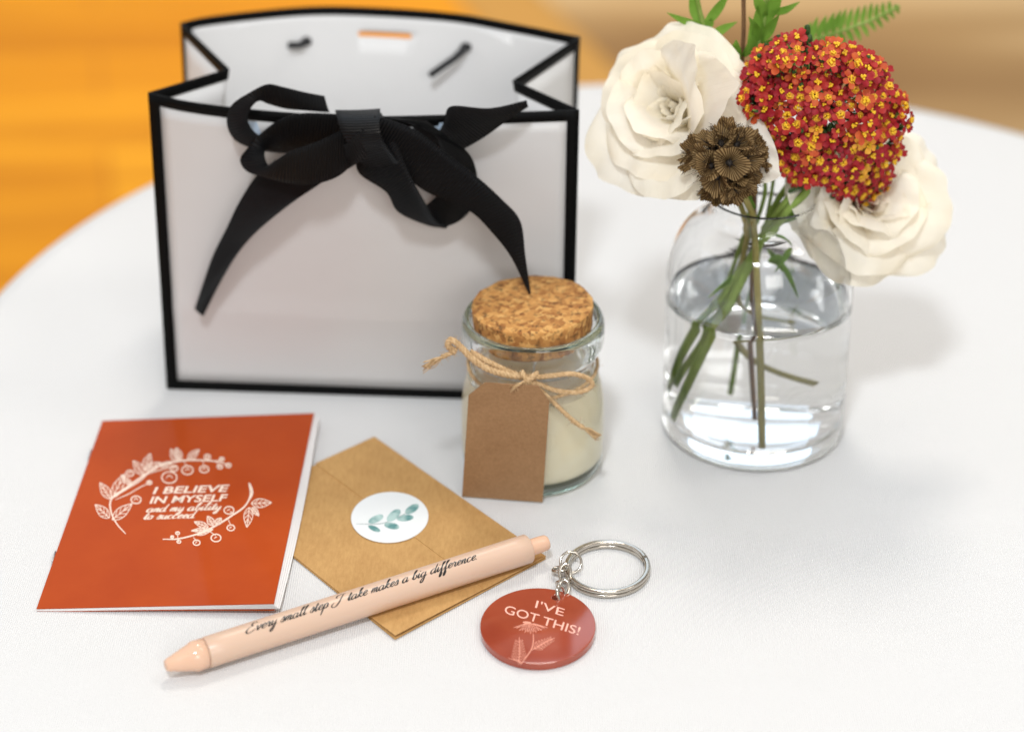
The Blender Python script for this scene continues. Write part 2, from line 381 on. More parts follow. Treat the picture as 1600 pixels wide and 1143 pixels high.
G = {  # hand-lettered script: strokes in x-height units, advance
 'a': ([[(.75,.85),(.45,1),(.1,.6),(.15,.1),(.4,0),(.7,.35),(.82,.98)], [(.82,.98),(.74,.3),(.85,0),(1.1,.25)]], 1.05),
 'b': ([[(0,.2),(.35,1.2),(.55,2.0),(.4,2.15),(.25,1.5),(.2,.3),(.4,0),(.7,.25),(.7,.7),(.5,.85),(.9,.8)]], .88),
 'c': ([[(.7,.8),(.5,1),(.15,.7),(.15,.2),(.45,0),(.85,.3)]], .8),
 'd': ([[(.75,.85),(.45,1),(.1,.6),(.15,.1),(.4,0),(.7,.35),(.88,1.2),(.98,2.05)], [(.98,2.05),(.78,.6),(.85,0),(1.1,.25)]], 1.05),
 'e': ([[(0,.25),(.4,.45),(.68,.8),(.5,1.02),(.2,.75),(.18,.25),(.45,0),(.85,.3)]], .8),
 'f': ([[(0,.2),(.4,1.2),(.65,2.0),(.5,2.15),(.35,1.6),(.3,0),(.22,-.9),(.38,-1.05),(.52,-.5),(.4,-.02),(.72,.22)]], .68),
 'g': ([[(.75,.85),(.45,1),(.1,.6),(.15,.1),(.4,0),(.7,.35),(.82,.98)], [(.82,.98),(.75,-.3),(.55,-1.0),(.25,-.95),(.35,-.45),(1.1,.25)]], 1.05),
 'i': ([[(0,.25),(.25,1),(.2,.2),(.35,0),(.6,.25)], [(.32,1.42),(.38,1.55)]], .56),
 'k': ([[(0,.2),(.35,1.2),(.55,2.0),(.4,2.15),(.28,1.5),(.14,0)], [(.17,.5),(.5,1.0),(.6,.75),(.28,.5),(.6,.05),(.9,.25)]], .86),
 'l': ([[(0,.2),(.35,1.2),(.55,2.0),(.42,2.15),(.28,1.5),(.24,.2),(.4,0),(.65,.25)]], .6),
 'm': ([[(0,.3),(.2,.97),(.2,.6),(.12,0)], [(.15,.4),(.45,1),(.56,.8),(.48,0)], [(.5,.4),(.8,1),(.92,.8),(.86,.15),(1.0,0),(1.25,.25)]], 1.2),
 'n': ([[(0,.3),(.2,.97),(.2,.6),(.12,0)], [(.15,.4),(.5,1),(.62,.8),(.56,.15),(.7,0),(.95,.25)]], .9),
 'o': ([[(.5,1),(.15,.75),(.12,.2),(.4,0),(.7,.35),(.65,.85),(.45,1),(.6,.75),(.95,.85)]], .88),
 'p': ([[(0,.3),(.28,1),(.12,-.2),(.02,-1.1)], [(.15,.3),(.5,1),(.78,.75),(.68,.15),(.4,0),(.25,.2)], [(.5,.02),(.95,.28)]], .92),
 'r': ([[(0,.3),(.2,1.08),(.3,.85),(.52,.9),(.45,.2),(.6,0),(.8,.25)]], .75),
 's': ([[(0,.2),(.38,1.12),(.52,.6),(.45,.1),(.2,0),(.05,.12)], [(.25,0),(.7,.25)]], .66),
 't': ([[(0,.25),(.36,1.75),(.24,.3),(.36,0),(.62,.25)], [(.05,1.15),(.62,1.22)]], .58),
 'u': ([[(0,.3),(.2,1),(.15,.2),(.35,0),(.62,.3),(.74,1)], [(.74,1),(.68,.2),(.8,0),(1,.25)]], .97),
 'v': ([[(0,.75),(.2,1),(.28,.5),(.36,0),(.7,.6),(.68,1),(.95,.85)]], .86),
 'y': ([[(0,.3),(.2,1),(.16,.25),(.35,.03),(.62,.4),(.76,1)], [(.76,1),(.68,-.3),(.45,-1.0),(.18,-.9),(.4,-.35),(1,.25)]], .95),
 'E': ([[(1.25,1.75),(1.1,2.15),(.7,2.15),(.5,1.7),(.65,1.25),(.95,1.15)], [(.75,1.2),(.15,.95),(-.1,.4),(.2,-.05),(.8,.0),(1.35,.45)]], 1.4),
 'I': ([[(.7,1.3),(.4,1.6),(.6,2.1),(1.3,2.2),(1.85,2.1)], [(1.5,2.15),(1.35,1.2),(1.1,.2),(.7,-.35),(.15,-.3),(0,.1),(.3,.5)]], 1.9),
 '.': ([[(.1,.0),(.16,.1)]], .3), ' ': ([], .62)}
def script(mb, s, fn, wd, shear=.25):      # fn(u, v, lift); u, v in x-heights
    x = 0
    for ch in s:
        st, adv = G[ch]
        for q in st:
            stroke(mb, [(x+a+b*shear, b) for a, b in q], wd, fn, 5, True, lambda d: .55+.75*abs(d[1])*(1 if d[1] < 0 else .7))
        x += adv
    return x

# ------------------------------------------------------------------ gift bag
BL, BR = P(262, 607), P(893, 628); ZT = .1279
bag = thing('gift_bag', tuple((BL+BR)/2), 'open white paper gift bag with black edges and a black ribbon bow', 'gift bag')
def yb(x):                                # front panel depth under photo column x
    s = (x-262)/(893-262); return BL.y+(BR.y-BL.y)*s
def curve_u(pts):                         # polyline in px (top edge) -> function of u
    q = cr(pts, 10)
    ls = [0]
    for a, b in zip(q, q[1:]): ls.append(ls[-1]+float(np.hypot(*(b-a))))
    xs = np.array([p[0] for p in q]); ys = np.array([p[1] for p in q]); ls = np.array(ls)/ls[-1]
    return lambda u: P(float(np.interp(u, ls, xs)), float(np.interp(u, ls, ys)), ZT)
ftop = curve_u([(232, 145), (300, 160), (420, 174), (560, 182), (700, 180), (800, 176), (904, 172)])
btop = curve_u([(283, 36), (330, 26), (460, 12), (560, 11), (700, 20), (800, 37), (905, 58)])
def PB(x, y, d):                          # d mm in front of the bulging front panel
    Y = yb(x)
    for _ in range(12):
        p = PY(x, y, Y); v_ = max(0, min(1, p.z/ZT)); u = max(0, min(1, (x-262)/(893-262)*(1-v_)+(x-232)/(904-232)*v_))
        Y = (BL.lerp(BR, u)*(1-v_)+ftop(u)*v_).y-d*.001
    return PY(x, y, Y)
DB = V((.001, .074, 0))
fbot = lambda u: BL.lerp(BR, u)
bbot = lambda u: BL.lerp(BR, u)+DB
def panel(name, top, bot, us, vs_, inner, face_out, hole=None, crease=None, bw=None, par=None, border=('t', 'b', 'l', 'r'), label=None, lift=.0004, pm=None):
    """grid of cells; the cells of the printed edge go to a child mesh"""
    def pt(u, v):
        p = bot(u).lerp(top(u), v)
        if crease: p = p+crease(u, v)
        return p
    cells = MB(); edge = MB()
    for i in range(len(us)-1):
        for j in range(len(vs_)-1):
            u0, u1, v0, v1 = us[i], us[i+1], vs_[j], vs_[j+1]; um, vm = (u0+u1)/2, (v0+v1)/2
            if hole and hole[0] < um < hole[1] and hole[2] < vm < hole[3]: continue
            q = [pt(u0, v0), pt(u1, v0), pt(u1, v1), pt(u0, v1)]
            isb = ('l' in border and um < bw[0]) or ('r' in border and um > 1-bw[0]) or ('b' in border and vm < bw[1]) or ('t' in border and vm > 1-bw[2])
            (edge if isb else cells).add(q, [(0, 1, 2, 3)])
    p = clean(cells.build(name, pm or M['paper'], par)); solid(p, .0004)
    if edge.f:
        e = clean(edge.build('black_edge', M['black_trim'], p)); solid(e, .0009)
    return p
def lin(a, b, n): return [a+(b-a)*i/n for i in range(n+1)]
bu, bv = .0265, .033
us = lin(0, bu, 2)+lin(bu, 1-bu, 40)[1:]+lin(1-bu, 1, 2)[1:]
vs_ = lin(0, bv, 1)+lin(bv, .285, 6)[1:]+lin(.285, .30, 1)[1:]+lin(.30, 1-bv, 16)[1:]+lin(1-bv, 1, 1)[1:]
def fcrease(u, v):
    d = -.0006*math.exp(-((v-.29)/.03)**2)
    d += .0016*math.sin(math.pi*u)*math.sin(math.pi*v)*math.sin(6*u+2*v)
    return V((0, d, 0))
fp = panel('front_panel', ftop, fbot, us, vs_, None, None, crease=fcrease, bw=(bu, bv, bv*.85), par=bag)
us2 = lin(0, bu, 2)+lin(bu, .4427, 18)[1:]+[.4427+.001]+lin(.4437, .577, 8)[1:]+lin(.577, 1-bu, 18)[1:]+lin(1-bu, 1, 2)[1:]
vh = (.903, .920)
vs2 = lin(0, bv, 1)+lin(bv, vh[0], 14)[1:]+[vh[1]]+lin(vh[1], 1-bv*.85, 3)[1:]+[1]
bp = panel('back_panel', btop, bbot, us2, vs2, None, None, hole=(.4437, .577, *vh), bw=(bu, bv, bv*.85), par=bag, pm=M['inner'])
def gusset(side):
    u = 0 if side < 0 else 1
    fold = P(357, 108, ZT) if side < 0 else P(802, 126, ZT)
    f0, f1, b0, b1 = fbot(u), ftop(u), bbot(u), btop(u)
    mid0 = (f0+b0)/2+V((-side*.002, 0, 0))
    for nm, a0, a1, c0, c1 in (('side_panel', f0, f1, mid0, fold), ('side_panel', mid0, fold, b0, b1)):
        tp = lambda s, a1=a1, c1=c1: a1.lerp(c1, s); bt = lambda s, a0=a0, c0=c0: a0.lerp(c0, s)
        back = (a1 == fold)
        def cz(s, v): return V((-side*.010*math.sin(math.pi*min(1, v*1.0))*(1-abs(2*((.5+.5*s) if back else .5*s)-1))*(1-v)*1.2, 0, 0))
        panel(nm, tp, bt, lin(0, .08, 1)+lin(.08, .92, 6)[1:]+[1], lin(0, bv, 1)+lin(bv, 1-bv*1.05, 14)[1:]+[1], None, None, crease=cz,
              bw=(.08, bv, bv*1.05), par=bag, border=('t', 'b', 'r') if back else ('t', 'b', 'l'), pm=M['inner'])
gusset(-1); gusset(1)
solid(obj('bottom_panel', [fbot(0)+V((.001, .001, .0006)), fbot(1)+V((-.001, .001, .0006)), bbot(1)+V((-.001, -.001, .0006)), bbot(0)+V((.001, -.001, .0006))], [(0, 1, 2, 3)], M['inner'], bag, False), .0004)
# turned-in lining flap on the back panel, with its wavy lower edge
lo = cr([(366, 136), (400, 122), (470, 113), (560, 121), (640, 128), (720, 122), (800, 127)], 6)
mb = MB()
for i in range(len(lo)-1):
    q = []
    for (x, y) in (lo[i], lo[i+1]):
        u = (x-283)/(905-283); tp = btop(u)+V((0, -.0007, -.0042)); b_ = PY(x, y, tp.y-.0004); q.append((tp, b_))
    # leave the slot open
    x = (lo[i][0]+lo[i+1][0])/2
    if 552 < x < 648:
        z1 = bbot(.5).z+(ZT)*vh[1]+.0005; z0 = ZT*vh[0]-.0005
        f = lambda pr, z: pr[0].lerp(pr[1], (pr[0].z-z)/(pr[0].z-pr[1].z))
        mb.add([q[0][0], f(q[0], z1), f(q[1], z1), q[1][0]], [(0, 1, 2, 3)]); mb.add([f(q[0], z0), q[0][1], q[1][1], f(q[1], z0)], [(0, 1, 2, 3)])
    else: mb.add([q[0][0], q[0][1], q[1][1], q[1][0]], [(0, 1, 2, 3)])
solid(clean(mb.build('lining_flap', M['inner'], bag)), .0005)
# two cut cord ends knotted through the back panel
for (x0, y0, x1, y1) in ((478, 64, 450, 71), (727, 73, 672, 118)):
    mb = MB(); u = (x0-283)/(905-283); Y = btop(u).y-.0015
    a_ = PY(x0, y0, Y); b_ = PY(x1, y1, Y-.006)
    tube(mb, [a_+V((0, .002, 0)), a_+V((0, -.003, .0005)), a_.lerp(b_, .3)+V((0, -.0035, 0)), b_], [.0016, .0017, .00145, .00145], 10)
    tube(mb, [a_+V((-.001, -.001, 0)), a_+V((0, -.002, .0006)), a_+V((.0018, -.001, 0))], [.0016, .0022, .0016], 10)
    mb.build('cord_end', M['cord'], bag)
# flat pale blue rectangle laid on the front panel behind the bow
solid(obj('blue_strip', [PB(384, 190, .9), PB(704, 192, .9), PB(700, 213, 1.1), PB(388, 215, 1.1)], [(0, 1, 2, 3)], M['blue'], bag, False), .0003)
# the bow: every ribbon is a band through pairs of edge points (photo px) standing off the panel by d mm
bow = MB()
def ribbon(st, name='ribbon_tail'):
    q = cr([(a[0], a[1], b[0], b[1], d, e) for a, b, d, e in st], 12); vs = []; uv = []; Lg = 0; prev = None; W = 6
    for r in q:
        A = PB(r[0], r[1], r[4]); B = PB(r[2], r[3], r[5]); c_ = (A+B)/2
        if prev is not None: Lg += (c_-prev).length
        prev = c_; nrm = V((0, -1, 0))
        for k in range(W+1):
            s = k/W; vs.append(A.lerp(B, s)+nrm*.0006*math.sin(math.pi*s)); uv.append((Lg*1000, s*10))
    fs = [(i*(W+1)+k, i*(W+1)+k+1, (i+1)*(W+1)+k+1, (i+1)*(W+1)+k) for i in range(len(q)-1) for k in range(W)]
    o = obj(name, vs, fs, M['ribbon'], bag, uv=uv); solid(o, .00035, 1)
    return o
ribbon([((430,250),(538,250),5,6), ((401,274),(504,284),9,10), ((374,315),(459,315),12,12), ((354,356),(408,356),12,12), ((333,398),(374,393),10,10), ((318,440),(343,444),8,8), ((304,482),(318,494),6,6)])
ribbon([((585,180),(560,240),9,10), ((647,202),(610,250),12,12), ((698,240),(655,292),14,14), ((743,274),(702,315),17,17), ((784,311),(738,332),21,20), ((813,345),(770,364),26,25), ((821,400),(800,403),32,31), ((828,458),(827,458),37,37)])
ribbon([((600,185),(560,225),8,8), ((618,222),(560,268),12,12), ((640,272),(603,299),14,14), ((662,312),(622,330),13,13), ((682,345),(665,350),10,10), ((700,350),(697,356),7,7)], 'ribbon_loop')
ribbon([((660,325),(690,356),8,8), ((680,308),(717,345),7,7), ((698,285),(736,325),7,6), ((700,262),(745,290),7,6), ((690,235),(743,262),8,7), ((680,212),(731,238),8,8), ((650,195),(698,213),7,7), ((605,183),(667,189),6,6)], 'ribbon_loop')
ribbon([((552,180),(545,222),3,4), ((476,177),(470,232),3,4), ((440,186),(440,233),4,4), ((408,208),(420,232),7,6), ((386,232),(414,237),10,9), ((375,250),(414,247),13,12), ((386,268),(420,258),15,14), ((416,278),(432,250),16,16), ((455,287),(455,236),17,16), ((490,288),(495,222),17,15), ((528,276),(530,206),15,13), ((556,252),(560,196),11,10)], 'ribbon_loop')
ribbon([((507,150),(515,176),-3,1), ((476,144),(476,173),0,2), ((442,136),(445,170),2,2), ((418,132),(420,163),4,3), ((391,144),(405,158),6,5), ((362,164),(393,168),8,7), ((354,190),(387,186),9,8), ((364,216),(395,204),8,8), ((388,230),(412,215),6,6), ((425,238),(432,212),4,4), ((470,240),(470,200),3,3)], 'ribbon_loop')
ribbon([((640,190),(670,240),3,3), ((680,206),(712,236),5,5), ((694,190),(732,228),7,6), ((705,166),(762,210),9,8), ((765,169),(792,188),9,9), ((823,157),(825,166),8,8)])
ribbon([((524,174),(594,171),-3,-3), ((524,172),(594,170),1.5,1.5), ((526,182),(594,180),8,9), ((531,200),(593,198),13,14), ((541,220),(596,214),15,16), ((556,243),(606,232),14,16), ((574,268),(622,254),12,14), ((590,288),(634,270),9,10)], 'ribbon_knot')
ribbon([((596,176),(600,182),1,1), ((588,182),(603,206),8,7), ((566,204),(590,234),15,14), ((545,222),(560,254),15,14), ((528,232),(536,268),11,10), ((520,236),(524,266),7,7)], 'ribbon_fold')
# ------------------------------------------------------------------ booklet
bo, bx, by = P(58, 953, .0012), P(428, 945, .0048), P(160, 657, .0012)
bn = (bx-bo).cross(by-bo).normalized()
if bn.z < 0: bn = -bn
book = thing('booklet', tuple(P(270, 800)), 'burnt orange booklet printed with a leafy wreath and the words I BELIEVE IN MYSELF', 'booklet')
corners = [(57, 950), (428, 942), (491, 645), (160, 657)]
def bilin(u, v, z=0.):
    c4 = [np.array(c_, float) for c_ in corners]
    p = (c4[0]*(1-u)+c4[1]*u)*(1-v)+(c4[3]*(1-u)+c4[2]*u)*v
    return PN(p[0], p[1], bo+bn*z, bn)
def sheet(name, z, m_, du=0., dv=0., thick=.0003, bul=0., drop=0.):
    vs = []; n1_, n2_ = 14, 14
    for i in range(n1_+1):
        for j in range(n2_+1):
            u, v_ = i/n1_, j/n2_
            p = bilin(0, v_).lerp(bilin(1, v_), u*(1+du+bul*math.sin(math.pi*(.1+.8*v_))))+bn*z
            p.z -= drop*u*u*(.3+.7*math.sin(math.pi*min(1, v_+.15)))
            p.z = max(p.z, .0004+.0*u)
            vs.append(p)
    fs = [(i*(n2_+1)+j, (i+1)*(n2_+1)+j, (i+1)*(n2_+1)+j+1, i*(n2_+1)+j+1) for i in range(n1_) for j in range(n2_)]
    o = obj(name, vs, fs, m_, book, False); solid(o, thick, -1); return o
sheet('front_cover', 0, M['orange'])
for k in range(5):
    sheet('page', -.00042-.00018*k, M['pages'], -.002+.005*k, 0, .00016, .004*k, .0004*k)
sheet('back_cover', -.0013, M['orange'], .0, 0, .0003, 0, .0022)
def BKf(x, y, l=0.): return PN(x, y, bo+bn*(.00006+l), bn)
def BK(x, y, l=0.): return BKf(40+x/3.361, 630+y/3.361, l)       # coordinates of an enlarged study crop
pr = MB()
st = [(525,683),(478,630),(448,565),(452,500),(530,440),(620,378),(700,328),(820,300),(930,298),(1010,305),(1070,325)]
stroke(pr, st, 9, BK, 8)
stroke(pr, [(455,495),(520,455),(600,405),(640,370)], 7, BK)
stroke(pr, [(470,505),(540,475),(600,440),(655,415)], 5, BK); stroke(pr, [(620,378),(700,350),(760,335),(800,330)], 5, BK)
for b_, t_, w_ in [((445,500),(390,415),46),((455,495),(520,370),52),((440,600),(365,530),50),((455,610),(560,525),52),((620,375),(565,300),46),((625,350),(655,262),46),((630,350),(712,310),40),((800,300),(762,240),44),((815,295),(790,232),34),((850,295),(912,242),36),((560,430),(500,375),26),((700,330),(780,305),22)]:
    leafd(pr, b_, t_, w_, BK, 4.2, 3)
for cx, cy, r in [(548,366,20),(755,388,40),(850,350,30),(780,340,20),(580,505,26),(938,345,24),(955,280,16),(1030,292,12),(1020,332,14),(1065,325,14),(650,415,13)]:
    stroke(pr, [(cx+r*math.cos(a), cy+r*.75*math.sin(a)) for a in lin(0, 6.4, 10)], 6, BK, 4, False)
    stroke(pr, [(cx-r*.45, cy+r*.15), (cx, cy-r*.3), (cx+r*.45, cy+r*.1)], 5, BK, 4)
for a_, b_ in [((960,298),(955,280)),((1000,303),(1030,292)),((1000,305),(1020,332)),((930,298),(938,330)),((830,302),(848,330))]: stroke(pr, [a_, b_], 4, BK, 3)
# lower right spray
stroke(pr, [(720,712),(800,710),(900,685),(1000,640),(1080,590),(1150,540),(1180,480),(1172,415)], 9, BK, 8)
stroke(pr, [(1165,520),(1190,470),(1178,420)], 10, BK)
for b_, t_, w_ in [((1185,525),(1292,520),46),((1175,545),(1162,650),46),((1190,545),(1225,590),26),((985,640),(955,590),36),((960,650),(885,620),30),((1000,635),(1028,600),32),((960,660),(870,668),22),((900,690),(985,660),20)]:
    leafd(pr, b_, t_, w_, BK, 4.2, 3)
for cx, cy, r in [(1068,560,26),(1078,652,20),(1000,705,26),(898,730,18),(798,680,10),(805,725,10),(770,700,8)]:
    stroke(pr, [(cx+r*math.cos(a), cy+r*.75*math.sin(a)) for a in lin(0, 6.4, 10)], 6, BK, 4, False); stroke(pr, [(cx-r*.4, cy+r*.1), (cx+r*.2, cy-r*.25)], 5, BK, 4)
for a_, b_ in [((800,712),(798,685)),((800,712),(806,725)),((880,700),(898,722)),((1060,600),(1078,640)),((1100,580),(1072,565)),((960,665),(1000,695))]: stroke(pr, [a_, b_], 4, BK, 3)
pr.build('printed_wreath', M['print'], book, smooth=False)
pr = MB()
text(pr, 'I BELIEVE', (666,474), (1070,461), (2,-35), BK, .022, .22)
text(pr, 'IN MYSELF', (650,524), (1062,510), (2,-35), BK, .022, .22)
for s, o_, e_ in (('and my ability', (632,570), (1022,556)), ('to succeed.', (616,608), (890,600))):
    Wd = sum(G[ch][1] for ch in s); o_ = np.array(o_, float); ex = (np.array(e_, float)-o_)/Wd; ey = np.array([5, -19.])
    script(pr, s, lambda u, v_, l, o_=o_, ex=ex, ey=ey: BK(*(o_+ex*u+ey*v_), l), .26, .2)
pr.build('printed_lettering', M['print'], book, smooth=False)
for (x, y) in ((140, 716), (82, 877)):
    mb = MB(); a_ = bilin(0, 0).lerp(bilin(0, 1), (950-y)/293.); tube(mb, [a_+V((-.0003, -.003, 0)), a_+V((-.0003, .003, 0))], .0003, 6); mb.build('staple', M['staple'], book)
# ------------------------------------------------------------------ envelope
eA, eB, eC = P(585, 684, .0006), P(853, 872, .0006), P(617, 998, .0006); eD = eA+eC-eB
env = thing('envelope', tuple((eA+eC)/2*1), 'small golden kraft envelope sealed with a round leaf sticker, partly under the booklet', 'envelope')
env.location.z = 0
def EV(s, t_, z): return eA.lerp(eB, s)*(1)+(eC-eB)*t_+V((0, 0, z-.0006))
def esheet(name, s0, s1, t0, t1, z0, lift=None, n=12, th=.00025):
    vs = []
    for i in range(n+1):
        for j in range(n+1):
            s, t_ = s0+(s1-s0)*i/n, t0+(t1-t0)*j/n; z = z0+(lift(s, t_) if lift else 0); vs.append(EV(s, t_, z))
    fs = [(i*(n+1)+j, (i+1)*(n+1)+j, (i+1)*(n+1)+j+1, i*(n+1)+j+1) for i in range(n) for j in range(n)]
    o = obj(name, vs, fs, M['kraft'], env, False); return solid(o, th, -1)
esheet('back_sheet', 0, 1, 0, 1, .0004)
esheet('front_sheet', 0.004, .998, .0, .996, .0008, lambda s, t_: .0010*(s**6)*(.2+.8*t_)+.0003*math.sin(math.pi*s)*math.sin(math.pi*t_))
# flap folded over from the long upper edge down to the line under the sticker
q0, q1 = P(497, 731), P(700, 883)
def tparm(p): d = p-eA; a_ = eB-eA; b_ = eC-eB; M2 = np.array([[a_.x, b_.x], [a_.y, b_.y]]); return np.linalg.solve(M2, [d.x, d.y])
s_a, t_a = tparm(q0); s_b, t_b = tparm(q1)
mb = MB(); k = 12
for i in range(k):
    f0, f1 = i/k, (i+1)/k
    pa = lambda f: (1.*f, t_a+(t_b-t_a)*((f-s_a)/(s_b-s_a)))
    z = lambda s, t_: .0012+.0010*(s**6)*.3+.0003*math.sin(math.pi*s)*math.sin(math.pi*t_)
    A0, A1 = pa(f0), pa(f1)
    mb.add([EV(f0, 0, z(f0, 0)), EV(f1, 0, z(f1, 0)), EV(*A1, z(*A1)), EV(*A0, z(*A0))], [(0, 1, 2, 3)])
solid(clean(mb.build('flap', M['kraft'], env, smooth=False)), .00025, 0)
mb = MB(); stf = lambda x, y, l=0.: P(x, y, .00185+l)
blob(mb, 609, 807.5, 60.5, 39.5, stf, -.05, 64); st_o = mb.build('round_sticker', M['sticker'], env, smooth=False); solid(st_o, .0002, 1)
def ST(x, y, l=0.): return P(430+x/3.362, 670+y/3.362, .00192+l)
mb = MB()
for (b_, t_, w_) in [((492,488),(566,455),36),((490,508),(550,535),26),((575,500),(650,515),34),((590,480),(655,425),44),((640,470),(725,462),34),((685,440),(752,398),40)]:
    b__ = np.array(b_, float); d = np.array(t_, float)-b__; l = np.hypot(*d); cc = b__+d/2; blob(mb, cc[0], cc[1], l*.52, w_*.5, ST, math.atan2(d[1], d[0]), 24)
mb.build('printed_leaves', M['teal'], st_o, smooth=False)
mb = MB(); stroke(mb, [(425,497),(490,498),(560,495),(610,478),(680,445),(710,425)], 4, ST); mb.build('printed_stalk', M['grey_ink'], st_o, smooth=False)
# ------------------------------------------------------------------ pen
PR = .0051
pa, pb = P(322, 1019, .0058), P(826, 856, .0072)
tip = P(258, 1043, .0040); ax_ = (pb-pa).normalized(); up_ = (V((0, 0, 1))-ax_*ax_.z).normalized(); sd = ax_.cross(up_); sd = -sd if sd.y > 0 else sd
pen = thing('ballpoint_pen', tuple(P(550, 945)), 'peach click pen lettered in black script, lying across the envelope', 'pen')
def rev(name, prof, o, m_, n=64):
    vs = []; fs = []; k = len(prof)
    for i in range(n):
        a = 2*math.pi*i/n
        for x, r in prof: vs.append(o+ax_*x+(up_*math.cos(a)+sd*math.sin(a))*r)
    for i in range(n):
        j = (i+1) % n
        for q in range(k-1): fs.append((i*k+q, j*k+q, j*k+q+1, i*k+q+1))
    return clean(obj(name, vs, fs, m_, pen))
Lb = (pb-pa).length; Lt = (tip-pa).length
rev('barrel', [(0, .0), (0, PR-.0002), (.0003, PR)]+[(Lb*i/20, PR) for i in range(1, 20)]+[(Lb-.0006, PR), (Lb-.0002, PR-.0003), (Lb, PR-.0012), (Lb, .0032), (Lb-.002, 0)], pa, M['pen'])
rev('tip_cone', [(-.0002, PR-.0006), (-.0004, PR-.0001), (-.0042, PR-.0001), (-Lt*.4, PR*.86), (-Lt*.7, PR*.62), (-Lt+.0008, .0021), (-Lt, .0017), (-Lt-.0001, .0012), (-Lt+.0005, .0)], pa, M['pen_gloss'])
rev('click_button', [(-.001, .0029), (.0045, .0029), (.0067, .0028), (.0074, .0024), (.0077, .0015), (.0077, 0)], pb, M['pen_gloss'])
pt_ = MB(); s = 'Every small step I take makes a big difference.'
Wd = sum(G[ch][1] for ch in s)
def uat(x, y): p = P(x, y, .0095); return (p-pa).dot(ax_)
u0, u1 = uat(380, 985), uat(735, 868); k = (u1-u0)/Wd; XH = .00165; ph0 = math.radians(30)
def PF(u, v_, l=0.):
    a = ph0-(v_*XH)/PR; return pa+ax_*(u0+u*k)+(up_*math.cos(a)+sd*math.sin(a))*(PR+.00005+l)
script(pt_, s, PF, .21, .55)
pt_.build('printed_script', M['ink'], pen, smooth=False)
# ------------------------------------------------------------------ keychain
key = thing('keychain', tuple(P(841, 975)), 'round rust red acrylic keychain lettered I\'VE GOT THIS! with a silver split ring', 'keychain')
KZ = .0028
cx, cy, rx, ry = 840.5, 977, 89, 58.5
hole = np.array([868.5, 932.5]); hr = 7.5
def rim(n=96, k=1.): return [(cx+rx*k*math.cos(2*math.pi*i/n), cy+ry*k*math.sin(2*math.pi*i/n)) for i in range(n)]
# disc with a real hole: bridge outline and hole rings
import bmesh
def disc_mesh(name, z0, z1, m_):
    cu = bpy.data.curves.new('c', 'CURVE'); cu.dimensions = '2D'; cu.fill_mode = 'BOTH'; cu.extrude = (z1-z0)/2; cu.bevel_depth = .0003; cu.bevel_resolution = 3
    for pts in (rim(), [(hole[0]+hr*math.cos(a), hole[1]+hr*.62*math.sin(a)) for a in lin(0, 2*math.pi, 28)[:-1]]):
        sp = cu.splines.new('POLY'); sp.points.add(len(pts)-1); sp.use_cyclic_u = True
        for q, p_ in zip(sp.points, pts):
            w_ = P(p_[0], p_[1], KZ); q.co = (w_.x, w_.y, 0, 1)
    ob = bpy.data.objects.new('c', cu); S.collection.objects.link(ob); me = ob.to_mesh()
    vs = [v_.co+V((0, 0, (z0+z1)/2)) for v_ in me.vertices]; fs = [tuple(p_.vertices) for p_ in me.polygons]
    ob.to_mesh_clear(); bpy.data.objects.remove(ob)
    return clean(obj(name, vs, fs, m_, key, smooth=False))
disc_mesh('charm', .0004, KZ-.0003, M['acrylic'])
def KC(x, y, l=0.): return P(730+x/4.971, 830+y/4.971, KZ+.00006+l)
mb = MB()
text(mb, "I'VE", (526,588), (744,656), (16,-56), KC, .002)
text(mb, 'GOT', (284,630), (545,706), (20,-62), KC, .002)
text(mb, 'THIS!', (578,718), (864,803), (20,-62), KC, .002)
mb.build('lettering', M['pink'], key, smooth=False)
mb = MB()
stroke(mb, [(512,790),(514,850),(500,910),(460,970),(415,1030)], 8, KC)
for i, a in enumerate(lin(-1, 1, 12)):                      # daisy petals hanging from the crown
    tx, ty = 492+132*a, 790-44*abs(a)**1.6-8*(i % 2)
    bx_, by_ = 470+28*a+18, 712
    stroke(mb, [(bx_-2, by_), ((bx_+tx)/2-7, (by_+ty)/2), (tx, ty), ((bx_+tx)/2+7, (by_+ty)/2+1), (bx_+3, by_)], 3, KC, 5, False)
blob(mb, 465, 706, 34, 10, KC, .1)
for (b_, t_) in [((400,1030),(405,820))]: stroke(mb, [b_, ((b_[0]+t_[0])/2+4, (b_[1]+t_[1])/2), t_], 7, KC)
for i in range(7):
    y = 1000-24*i; l = 62-5*i
    for e in (-1, 1):
        tx, ty = 402+e*l*.95, y-36+4*i; mx_, my_ = (402+tx)/2, (y+ty)/2
        stroke(mb, [(402, y), (mx_, my_-6), (tx, ty), (mx_+e*3, my_+6), (402, y)], 3, KC, 5, False)
stroke(mb, [(500,920),(560,885),(620,850),(680,825)], 7, KC)
for i in range(6):
    x = 520+24*i; y = 908-13*i; l = 58-6*i
    for tx, ty in ((x+l*.3, y-l), (x+l*1.2, y+4)):
        d_ = np.array([ty-y, x-tx])/np.hypot(tx-x, ty-y)*6; m_ = np.array([(x+tx)/2, (y+ty)/2])
        stroke(mb, [(x, y), m_+d_, (tx, ty), m_-d_, (x, y)], 3, KC, 5, False)
for e in lin(0, 60, 3): stroke(mb, [(320+e, 980+e*.2), (425, 1015+e*.2)], 4, KC)
mb.build('engraved_daisy', M['pink2'], key, smooth=False)
